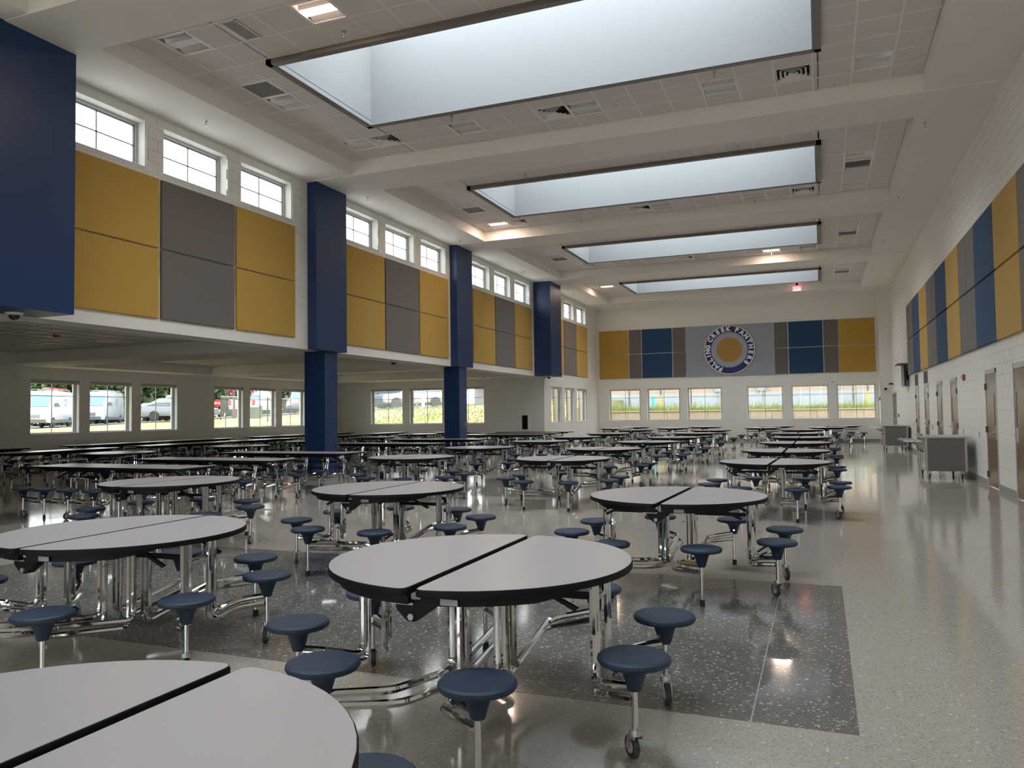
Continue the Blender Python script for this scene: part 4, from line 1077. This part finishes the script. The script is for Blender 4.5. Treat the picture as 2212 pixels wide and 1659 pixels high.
# ------------------------------------------------------------------ vehicles
def wheel_parts(t, x, y, r, wd=.2):
    w_ = MB().lathe([(r * .62, -wd / 2), (r * .94, -wd / 2), (r, -wd * .3), (r, wd * .3), (r * .94, wd / 2), (r * .62, wd / 2)], 22, (x, y, r), 'y').build('wheel', 'tyre', t, 35)
    m = MB().lathe([(0, -wd * .35), (r * .2, -wd * .42), (r * .25, -wd * .3), (r * .62, -wd * .3), (r * .62, wd * .3), (r * .25, wd * .3), (r * .2, wd * .42), (0, wd * .35)], 18, (x, y, r), 'y')
    for k in range(5):
        a = 2 * math.pi * k / 5; c, s = math.cos(a), math.sin(a)
        for sd in (-1, 1):
            pp = [(x + c * r * .15 - s * .03, r + s * r * .15 + c * .03), (x + c * r * .15 + s * .03, r + s * r * .15 - c * .03), (x + c * r * .62 + s * .02, r + s * r * .62 - c * .02), (x + c * r * .62 - s * .02, r + s * r * .62 + c * .02)]
            m.prism_y(pp, y + sd * wd * .3 - .01, y + sd * wd * .42 + .01)
    m.build('rim', 'rim', w_, 35)
def loft(m, secs):
    """Body from cross-sections: (x, half width low, half width high, z low, z high)."""
    pts = []
    for x, wl_, wh, z0, z1 in secs:
        zs = z0 + (z1 - z0) * .45
        pts += [(x, -wl_ * .94, z0), (x, -wl_, zs), (x, -wh, z1 - .04), (x, -wh * .82, z1), (x, wh * .82, z1), (x, wh, z1 - .04), (x, wl_, zs), (x, wl_ * .94, z0)]
    n = len(secs); f = []
    for i in range(n - 1):
        for q in range(8): f.append((i * 8 + q, i * 8 + (q + 1) % 8, (i + 1) * 8 + (q + 1) % 8, (i + 1) * 8 + q))
    f.append(tuple(range(8))[::-1]); f.append(tuple((n - 1) * 8 + q for q in range(8)))
    return m.poly(pts, f)
SPEC = {
 'van':    dict(b=[(-2.9, .95, .93, .45, 1.5), (-2.85, .98, .95, .35, 1.55), (1.7, .98, .95, .32, 1.5), (2.2, .97, .90, .32, 1.30), (2.85, .93, .80, .35, 1.12), (2.98, .85, .75, .42, .95)],
                c=[(-2.9, .95, .82, 1.4, 2.45), (-2.8, .96, .85, 1.4, 2.55), (1.0, .96, .84, 1.4, 2.55), (1.35, .95, .80, 1.4, 2.35), (2.25, .90, .78, 1.2, 1.32)], wb=(-1.75, 1.95), r=.36, side=[(.45, 1.45, 1.42, 2.0)], ws=((1.42, 2.28), (2.16, 1.42))),
 'suv':    dict(b=[(-2.35, .88, .85, .5, 1.05), (-2.3, .93, .88, .38, 1.10), (1.0, .94, .88, .32, 1.08), (2.1, .90, .80, .34, .98), (2.35, .82, .72, .42, .85)],
                c=[(-2.25, .86, .70, 1.0, 1.62), (-1.9, .87, .72, 1.0, 1.76), (.2, .87, .72, 1.0, 1.76), (.45, .86, .70, 1.0, 1.70), (1.2, .84, .72, 1.0, 1.06)], wb=(-1.4, 1.4), r=.37, side=[(-1.95, -1.05, 1.14, 1.6), (-.95, -.1, 1.14, 1.64), (0, .75, 1.14, 1.55)], ws=((.5, 1.66), (1.15, 1.12))),
 'car':    dict(b=[(-2.25, .82, .78, .5, .98), (-2.2, .88, .82, .35, 1.0), (.8, .89, .83, .3, .95), (2.0, .86, .75, .32, .82), (2.25, .78, .66, .4, .72)],
                c=[(-1.9, .80, .68, .9, 1.08), (-1.2, .80, .62, .9, 1.44), (-.2, .80, .62, .9, 1.48), (.1, .80, .62, .9, 1.45), (1.1, .80, .70, .88, .95)], wb=(-1.35, 1.4), r=.33, side=[(-1.25, -.45, 1.0, 1.36), (-.38, .45, 1.0, 1.36)], ws=((.15, 1.42), (1.02, .98))),
 'pickup': dict(b=[(-2.9, .95, .93, .55, 1.18), (-2.85, .98, .95, .48, 1.2), (-.6, .98, .95, .42, 1.2), (1.5, .98, .93, .42, 1.2), (2.7, .94, .84, .44, 1.1), (2.9, .86, .78, .5, 1.0)],
                c=[(-.75, .92, .80, 1.15, 1.80), (-.55, .93, .80, 1.15, 1.92), (.75, .93, .80, 1.15, 1.92), (1.0, .92, .78, 1.15, 1.85), (1.7, .90, .80, 1.1, 1.2)], wb=(-1.85, 1.9), r=.40, side=[(-.55, .05, 1.26, 1.78), (.12, .85, 1.26, 1.78)], ws=((1.05, 1.8), (1.62, 1.26))),
}
def vehicle(kind, x, y, ang, mat, label, extra=None):
    S = SPEC[kind]
    t = thing({'van': 'cargo_van', 'suv': 'sport_utility_vehicle', 'car': 'hatchback_car', 'pickup': 'pickup_truck'}[kind], label, 'van' if kind == 'van' else ('truck' if kind == 'pickup' else 'car'), (x, y, ground_z(x, y) + .05), math.radians(ang), 'vehicles in the car park')
    loft(MB(), S['b']).build('body', mat, t, 35); cb = loft(MB(), S['c']).build('cabin', mat, t, 35)
    wdt = S['b'][2][1]
    for fx_ in S['wb']:
        for s in (-1, 1): wheel_parts(t, fx_, s * (wdt - .1), S['r'])
    cw = S['c'][1][1]; ch = S['c'][2][2]
    for (a, b, z0, z1) in S['side']:
        for s in (-1, 1):
            y0 = s * (cw * .985 + .012); y1 = s * (ch * 1.0 + .025)
            m = MB().poly([(a, y0, z0), (b, y0, z0), (b - .06, y1, z1), (a + .06, y1, z1), (a, y0 - s * .01, z0), (b, y0 - s * .01, z0), (b - .06, y1 - s * .01, z1), (a + .06, y1 - s * .01, z1)], [(0, 1, 2, 3), (7, 6, 5, 4), (0, 4, 5, 1), (1, 5, 6, 2), (2, 6, 7, 3), (3, 7, 4, 0)])
            m.build('side_window', 'car_glass', cb)
    (xa, za), (xb, zb2) = S['ws']; h = S['c'][-1][2] * .9; h2 = ch * .84
    MB().poly([(xa + .03, -h2, za), (xa + .03, h2, za), (xb + .05, h, zb2 + .02), (xb + .05, -h, zb2 + .02), (xa, -h2, za - .02), (xa, h2, za - .02), (xb + .02, h, zb2), (xb + .02, -h, zb2)], [(0, 3, 2, 1), (4, 5, 6, 7), (0, 1, 5, 4), (1, 2, 6, 5), (2, 3, 7, 6), (3, 0, 4, 7)]).build('windscreen', 'car_glass', cb)
    xr = S['b'][0][0]; zr = S['b'][0][4]
    if kind != 'van':
        xc, zc1 = (S['c'][0][0], S['c'][0][4])
        MB().poly([(xc - .03, -ch * .8, zr + .05), (xc - .03, ch * .8, zr + .05), (xc + .02, ch * .75, zc1 - .08), (xc + .02, -ch * .75, zc1 - .08), (xc, -ch * .8, zr + .05), (xc, ch * .8, zr + .05), (xc + .05, ch * .75, zc1 - .08), (xc + .05, -ch * .75, zc1 - .08)], [(0, 1, 2, 3), (7, 6, 5, 4), (0, 4, 5, 1), (1, 5, 6, 2), (2, 6, 7, 3), (3, 7, 4, 0)]).build('rear_window', 'car_glass', cb)
    xf, zf = S['b'][-1][0], S['b'][-1][4]
    MB().box(xf - .12, xf + .02, -wdt * .82, wdt * .82, S['b'][-1][3] - .05, S['b'][-1][3] + .16).build('front_bumper', 'bumper_grey', t)
    MB().box(xr - .03, xr + .12, -wdt * .9, wdt * .9, S['b'][0][3] - .05, S['b'][0][3] + .12).build('rear_bumper', 'bumper_grey' if kind != 'pickup' else 'rim', t)
    gr = MB().box(xf - .03, xf + .025, -.42, .42, zf - .32, zf - .06).build('grille', 'bumper_grey', t)
    for k in range(3): MB().box(xf + .02, xf + .035, -.40, .40, zf - .30 + .09 * k, zf - .27 + .09 * k).build('grille_bar', 'rim', gr)
    for s in (-1, 1):
        MB().box(xf - .12, xf + .015, s * .62 - .16, s * .62 + .16, zf - .22, zf - .04).build('headlight', 'lamp_clear', t)
        MB().box(xr - .02, xr + .06, s * wdt * .86 - .09, s * wdt * .86 + .09, zr - .42, zr - .04).build('tail_light', 'lamp_red', t)
        mx = S['ws'][1][0] - .35
        MB().box(mx - .05, mx + .06, s * (wdt + .02) - .0 * s, s * (wdt + .02) + s * .2, S['ws'][1][1] + .04, S['ws'][1][1] + .28) if False else MB().box(mx - .05, mx + .06, min(s * wdt, s * (wdt + .24)), max(s * wdt, s * (wdt + .24)), S['ws'][1][1] + .02, S['ws'][1][1] + .26).build('mirror', 'bumper_grey', t)
    if kind == 'van':
        for s in (-1, 1):
            rp = MB(); r_ = .26
            for k in range(26):
                a0, a1 = 2 * math.pi * k / 30 + .4, 2 * math.pi * (k + 1) / 30 + .4
                yy = s * .985
                rp.poly([(-.6 + r_ * math.cos(a0), yy, 1.75 + r_ * math.sin(a0)), (-.6 + (r_ - .05) * math.cos(a0), yy, 1.75 + (r_ - .05) * math.sin(a0)), (-.6 + (r_ - .05) * math.cos(a1), yy, 1.75 + (r_ - .05) * math.sin(a1)), (-.6 + r_ * math.cos(a1), yy, 1.75 + r_ * math.sin(a1))], [(0, 1, 2, 3)])
            rp.build('side_emblem', 'emblem_blue', t)
        MB().box(-2.8, 2.3, -.99, .99, .34, .55).build('lower_cladding', 'bumper_grey', t)
    if extra == 'ladder':
        rk = MB()
        for xx in (-2.2, -.6, .8): rk.tube([(xx, -.8, 2.5), (xx, -.8, 2.66), (xx, .8, 2.66), (xx, .8, 2.5)], .02, 6)
        rk.build('roof_rack', 'post_galv', t)
        ld = bpy.data.objects.new('ladder', None); COL.objects.link(ld); ld.parent = t
        for yy in (.15, .55): MB().box(-2.6, 1.6, yy - .03, yy + .03, 2.68, 2.78).build('ladder_rail', 'car_red', ld)
        for k in range(10): MB().box(-2.4 + .42 * k, -2.36 + .42 * k, .15, .55, 2.71, 2.75).build('rung', 'post_galv', ld)
    elif extra == 'rack':
        rk = MB()
        for xx in (-2.2, -.6, .8): rk.tube([(xx, -.8, 2.5), (xx, -.8, 2.66), (xx, .8, 2.66), (xx, .8, 2.5)], .02, 6)
        rk.build('roof_rack', 'post_galv', t)
    return t
vehicle('van', -50.6, 38.8, -54, 'car_white', 'white cargo van with red ladder on its roof', 'ladder')
vehicle('van', -53.4, 45.6, -56, 'car_white', 'white cargo van without ladder beside the ladder van', 'rack')
vehicle('car', -49.3, 46.6, -66, 'car_blue', 'dark blue hatchback parked past the two vans')
vehicle('suv', -41.4, 41.6, -60, 'car_silver', 'silver people carrier facing the annex windows')
vehicle('pickup', -39.2, 46.8, 112, 'car_white', 'white pickup truck seen from behind')
vehicle('suv', -37.8, 50.6, -62, 'car_white', 'white sport utility vehicle facing the building')
vehicle('car', -38.2, 38.6, 20, 'car_grey', 'grey car parked nearest the lamp post')
vehicle('suv', -27.6, 50.4, -151, 'car_silver', 'large silver sport utility vehicle behind the white hydrant')
vehicle('suv', -32.2, 51.8, -120, 'car_blue', 'dark blue car left of the silver one past the end windows')
vehicle('car', -33.9, 57.2, 30, 'car_white', 'white car behind the silver one past the end windows')
vehicle('car', -36.1, 62.3, 30, 'car_red', 'red car in the rear row past the end windows')

# ------------------------------------------------------------------ street furniture
gz = ground_z(-47.2, 51.7)
t = thing('stop_sign', 'red octagonal stop sign on a post in the car park', 'sign', (-47.2, 51.7, gz), math.radians(42))
MB().tube([(0, 0, 0), (0, 0, 1.55)], .03, 8).build('post', 'post_galv', t, 40)
oc = [(.32 * math.cos(math.radians(22.5 + 45 * k)), 1.25 + .32 * math.sin(math.radians(22.5 + 45 * k))) for k in range(8)]
bd = MB().prism_y(oc, -.045, -.03).build('plate', 'sign_red', t)
put('letters', text_mesh('letters', 'STOP', .23, 'white_plastic', .002, .005), bd, (0, -.048, 1.24), (math.radians(90), 0, 0))
gz = ground_z(-23.8, 44.4)
t = thing('fire_hydrant', 'white fire hydrant on the grass outside the end windows', 'hydrant', (-23.8, 44.4, gz))
MB().lathe([(0, 0), (.17, 0), (.17, .05), (.11, .06), (.11, .55), (.16, .56), (.16, .6), (.0, .6)], 16).build('barrel', 'hydrant_white', t, 40)
MB().lathe([(.15, .6), (.14, .68), (.08, .78), (.03, .82), (.03, .87), (0, .87)], 16).build('bonnet', 'hydrant_white', t, 40)
for s in (-1, 1): MB().lathe([(.07, 0), (.07, .1), (.085, .1), (.085, .14), (0, .14)] if s > 0 else [(0, -.14), (.085, -.14), (.085, -.1), (.07, -.1), (.07, 0)], 12, (s * .1, 0, .45), 'x').build('nozzle_cap', 'hydrant_white', t, 40)
gz = ground_z(-33.8, 40.4)
t = thing('utility_box', 'green utility cabinet in front of the white pickup', 'cabinet', (-33.8, 40.4, gz), math.radians(40))
MB().box(-.4, .4, -.3, .3, 0, .62).build('body', 'box_green', t); MB().box(-.43, .43, -.33, .33, .62, .68).build('lid', 'box_green', t)
gz = ground_z(-38, 43.5)
t = thing('lamp_post', 'dark lamp post in the car park', 'lamp post', (-36.5, 41.5, ground_z(-36.5, 41.5)))
MB().lathe([(.16, 0), (.16, .5), (.07, .55), (.05, 6.5), (0, 6.5)], 10).build('pole', 'post_brown', t, 40); MB().box(-.5, .1, -.12, .12, 6.45, 6.6).build('lamp_head', 'post_brown', t)

def fence(label, a, b, zf, h, step, rails, pm='post_brown'):
    A, B = Vector(a), Vector(b); d = B - A; L = d.length; ang = math.atan2(d.y, d.x); n = int(L / step)
    t = thing('chain_link_fence', label, 'fence', (A.x, A.y, 0), ang)
    for k in range(n + 1):
        p = A + d * (k / n); z = zf(p.x, p.y)
        MB().cyl((k / n * L, 0, z), .035, h, 8).build('post', pm, t, 40)
    for rz in rails:
        MB().tube([(k / n * L, 0, zf(*(A + d * (k / n))) + rz) for k in range(n + 1)], .022, 6).build('rail', 'post_galv', t, 40)
    m = MB()
    for k in range(n):
        z0, z1 = zf(*(A + d * (k / n))), zf(*(A + d * ((k + 1) / n)))
        m.poly([(k / n * L, 0, z0 + .05), ((k + 1) / n * L, 0, z1 + .05), ((k + 1) / n * L, 0, z1 + h), (k / n * L, 0, z0 + h)], [(0, 1, 2, 3)])
    o = m.build('mesh_fabric', 'chain_link', t); o['kind'] = 'stuff'
fence('chain link fence with brown posts outside the annex end windows', (-34, 37.5), (-13.5, 42.5), ground_z, 1.5, 3.0, [1.45])

# ------------------------------------------------------------------ bank, retaining wall and trailers behind the end wall
BKZ = 1.47
bk = struct(MB().box(-12.9, 30, 45.25, 118, -1, BKZ).build('ground_bank', 'ground'), 'raised grassy bank behind the end wall')
rw = thing('retaining_wall', 'low beige concrete retaining wall outside the end windows', 'wall', (-12.9, 45.0, -.1))
MB().box(0, 42, .04, .25, 0, BKZ + .1).build('core', 'concrete_wall', rw)
me = MB().box(-.5, .5, -.5, .5, -.5, .5).mesh('panel', 'concrete_wall')
for k in range(30):
    for j in range(2): put('panel', me, rw, (.6 + 1.15 * k, .02, .38 + .78 * j), scale=(1.13, .06, .765))
for k in range(30): put('coping', me, rw, (.6 + 1.15 * k, .1, BKZ + .14), scale=(1.14, .36, .07))
fence('tall chain link fence on the bank outside the end windows', (-12.5, 47), (14, 47), lambda x, y: BKZ, 2.1, 2.6, [.95, 2.08])
tr = thing('portable_classroom', 'tan portable classroom with blue grey skirting behind the fence', 'building', (-14.4, 52, BKZ))
pn = MB().box(0, 1.19, -.03, 0, 0, 1.2)
for q in range(6): pn.box(.05 + .2 * q, .09 + .2 * q, -.045, -.03, 0, 1.2)
pme = pn.mesh('skirting_panel', 'skirting_blue')
for k in range(26): put('skirting_panel', pme, tr, (1.2 * k, 0, 0))
sme = MB().box(0, 1.19, 0, .1, 1.22, 3.6).box(0, 1.19, -.02, 0, 1.2, 1.26).mesh('siding_board', 'siding_tan')
for k in range(26): put('siding_board', sme, tr, (1.2 * k, 0, 0))
MB().prism_x([(-.4, 3.6), (8, 3.6), (8, 3.75), (3.8, 4.6), (-.4, 3.75)], -.3, 31.5).build('roof', 'canopy_grey', tr)
for k, xx in enumerate((8.0, 10.6, 14.9)):
    bx_ = MB().box(xx, xx + .55, -.2, 0, 1.25, 1.85).build('meter_box', 'post_galv', tr)
    MB().tube([(xx + .28, -.1, 1.25), (xx + .28, -.1, .45), (xx + .5, -.1, .2)], .06, 8, .1).build('conduit', 'post_galv', bx_, 40)
for k, xx in enumerate((2.5, 4.6, 12.6, 16.2, 17.0)):
    p = MB().box(xx - .06, xx + .06, -.9, -.78, 0, 3.6).build('porch_post', 'post_brown', tr)
    if k in (1, 4): MB().box(xx - .1, xx + .1, -.94, -.74, .2, 1.1).build('guard', 'post_yellow', p)
t = thing('vent_pipe', 'turquoise pipe standing on the bank outside', 'pipe', (-9.4, 46.6, BKZ))
MB().lathe([(0, 0), (.09, 0), (.09, .85), (0, .85)], 12).build('pipe', 'pipe_teal', t, 40); MB().lathe([(.0, .85), (.1, .85), (.1, .92), (0, .93)], 12).build('cap', 'pipe_teal', t, 40)

def grass(name, label, n, area, z, hmin, hmax, mat, seed):
    rnd = random.Random(seed); m = MB()
    for _ in range(n):
        x, y = rnd.uniform(area[0], area[1]), rnd.uniform(area[2], area[3]); h = rnd.uniform(hmin, hmax) * (1 if rnd.random() < .85 else 1.8)
        a = rnd.uniform(0, 6.28); wd = rnd.uniform(.015, .05); lx, ly = rnd.uniform(-.35, .35) * h, rnd.uniform(-.35, .35) * h
        zz = z(x, y) if callable(z) else z
        m.poly([(x - wd * math.cos(a), y - wd * math.sin(a), zz), (x + wd * math.cos(a), y + wd * math.sin(a), zz), (x + lx, y + ly, zz + h)], [(0, 1, 2)])
    o = m.build(name, mat); o['kind'] = 'stuff'; return tag(o, label, 'grass')
grass('weeds', 'tall yellow-green weeds along the top of the bank', 9000, (-12.8, 6, 45.45, 48.5), BKZ - .02, .1, .38, 'weed', 3)
grass('lawn_grass', 'grass tufts on the slope outside the end windows', 5000, (-30, -13, 33, 47), ground_z, .05, .16, 'weed', 4)

# ------------------------------------------------------------------ trees
TM = {}
def tree_mesh(kind, seed):
    rnd = random.Random(seed); m = MB()
    cl = [(rnd.uniform(-1.8, 1.8), rnd.uniform(-1.8, 1.8), rnd.uniform(.6, 6.5), rnd.uniform(1.1, 2.0)) for _ in range(22)]
    for cx, cy, cz, r in cl:
        for _ in range(130):
            u, v = rnd.uniform(-1, 1), rnd.uniform(0, 6.283); q = math.sqrt(1 - u * u); rr = r * rnd.uniform(.65, 1.05)
            p = Vector((cx + rr * q * math.cos(v), cy + rr * q * math.sin(v), cz + rr * u)); s = rnd.uniform(.22, .46)
            a = Vector((rnd.gauss(0, 1), rnd.gauss(0, 1), rnd.gauss(0, 1))).normalized(); b = a.cross(Vector((rnd.gauss(0, 1), rnd.gauss(0, 1), 1))).normalized()
            m.poly([p - a * s, p + b * s * .6, p + a * s, p - b * s * .6], [(0, 1, 2, 3)])
    return m.mesh('foliage', kind)
for kind in ('leaf_green', 'leaf_dark'): TM[kind] = tree_mesh(kind, len(kind))
TRUNK = MB().lathe([(.28, -.5), (.2, .5), (.15, 3.0), (.08, 5.0), (0, 5.2)], 10).mesh('trunk', 'bark', 40)
trees = [(-r * math.sin(math.radians(a)), r * math.cos(math.radians(a)), sc_) for a, r, sc_ in
         [(27.5, 82, 1.2), (30.5, 78, 1.3), (33.5, 84, 1.2), (36.2, 79, 1.3), (38.8, 84, 1.2), (41.4, 79, 1.3), (44, 84, 1.25), (46.6, 80, 1.3), (49.2, 84, 1.2), (51.8, 80, 1.3), (54.4, 84, 1.3), (57, 80, 1.3),
          (37.5, 96, 1.5), (41, 97, 1.5), (44.6, 96, 1.5), (48.2, 97, 1.5), (52, 96, 1.5)]]
for i, (x, y, s) in enumerate(trees):
    kd = ('leaf_green', 'leaf_dark')[i % 2]
    t = thing('shade_tree', '%s leafy tree beyond the car park, %s from the right%s' % ('bright green' if i % 2 == 0 else 'dark green', ORD[i if i < 12 else i - 12], '' if i < 12 else ' in the rear row'), 'tree', (x, y, ground_z(x, y)), i * 1.3, 'trees beyond the car park')
    s *= .72; t.scale = (s, s, s)
    f = put('foliage', TM[kd], t); f['kind'] = 'stuff'; put('trunk', TRUNK, t)
def myrtle(x, y, label, s):
    rnd = random.Random(int(abs(x) * 7)); t = thing('crape_myrtle', label, 'tree', (x, y, ground_z(x, y)), 0, 'pink flowering trees'); t.scale = (s, s, s)
    m = MB(); g = MB()
    for k in range(420):
        u, v = rnd.uniform(-1, 1), rnd.uniform(0, 6.283); q = math.sqrt(1 - u * u); r = rnd.uniform(.5, 1.0); p = Vector((r * q * math.cos(v), r * q * math.sin(v), 2.4 + r * u * .9)); sz = rnd.uniform(.06, .14)
        a = Vector((rnd.gauss(0, 1), rnd.gauss(0, 1), rnd.gauss(0, 1))).normalized(); b = a.cross(Vector((rnd.gauss(0, 1), 1, rnd.gauss(0, 1)))).normalized()
        (m if rnd.random() < .62 else g).poly([p - a * sz, p + b * sz, p + a * sz, p - b * sz], [(0, 1, 2, 3)])
    m.build('blossom', 'blossom_pink', t)['kind'] = 'stuff'; g.build('foliage', 'leaf_green', t)['kind'] = 'stuff'
    for k in range(3): MB().tube([(0, 0, -.1), (.15 * math.cos(k * 2.1), .15 * math.sin(k * 2.1), 1.0), (.4 * math.cos(k * 2.1), .4 * math.sin(k * 2.1), 2.2)], .04, 6).build('stem', 'bark', t, 40)
myrtle(-42.5, 48.5, 'pink crape myrtle behind the white pickup', 1.1); myrtle(-40.6, 53.5, 'pink crape myrtle behind the white sport utility vehicle', 1.1); myrtle(-37.5, 44.0, 'pink crape myrtle by the lamp post', 1.0)

# sheltered canopy seen through the last annex end window
gz = ground_z(-17.5, 52)
t = thing('walkway_canopy', 'grey covered walkway with white posts beyond the end windows', 'canopy', (-19.9, 52.5, 1.2))
MB().box(-4.5, 5, -1.5, 1.5, 2.2, 2.55).build('roof', 'canopy_grey', t)
for xx in (-4, -1.2, 1.6, 4.4): MB().cyl((xx, -1.2, -1.4), .06, 3.6, 8).build('post', 'hydrant_white', t, 40)
MB().box(-4.5, 5, 1.2, 1.35, -1.4, 2.2).build('back_wall', 'post_galv', t)
# wall fins outside the side windows near the far corner
for i, (y0) in enumerate((32.98, 34.9, 36.84)):
    t = thing('window_fin', 'tan and brown upright fin outside the side windows, %s one' % ORD[i], 'fin', (XL - .37, y0 + .12, .9), 0, 'upright fins outside the side windows')
    MB().box(-.05, .05, -.05, .05, 0, 1.9).build('fin_body', 'fin_tan', t); MB().box(-.065, -.05, -.06, .06, 0, 1.9).build('fin_edge', 'fin_brown', t)
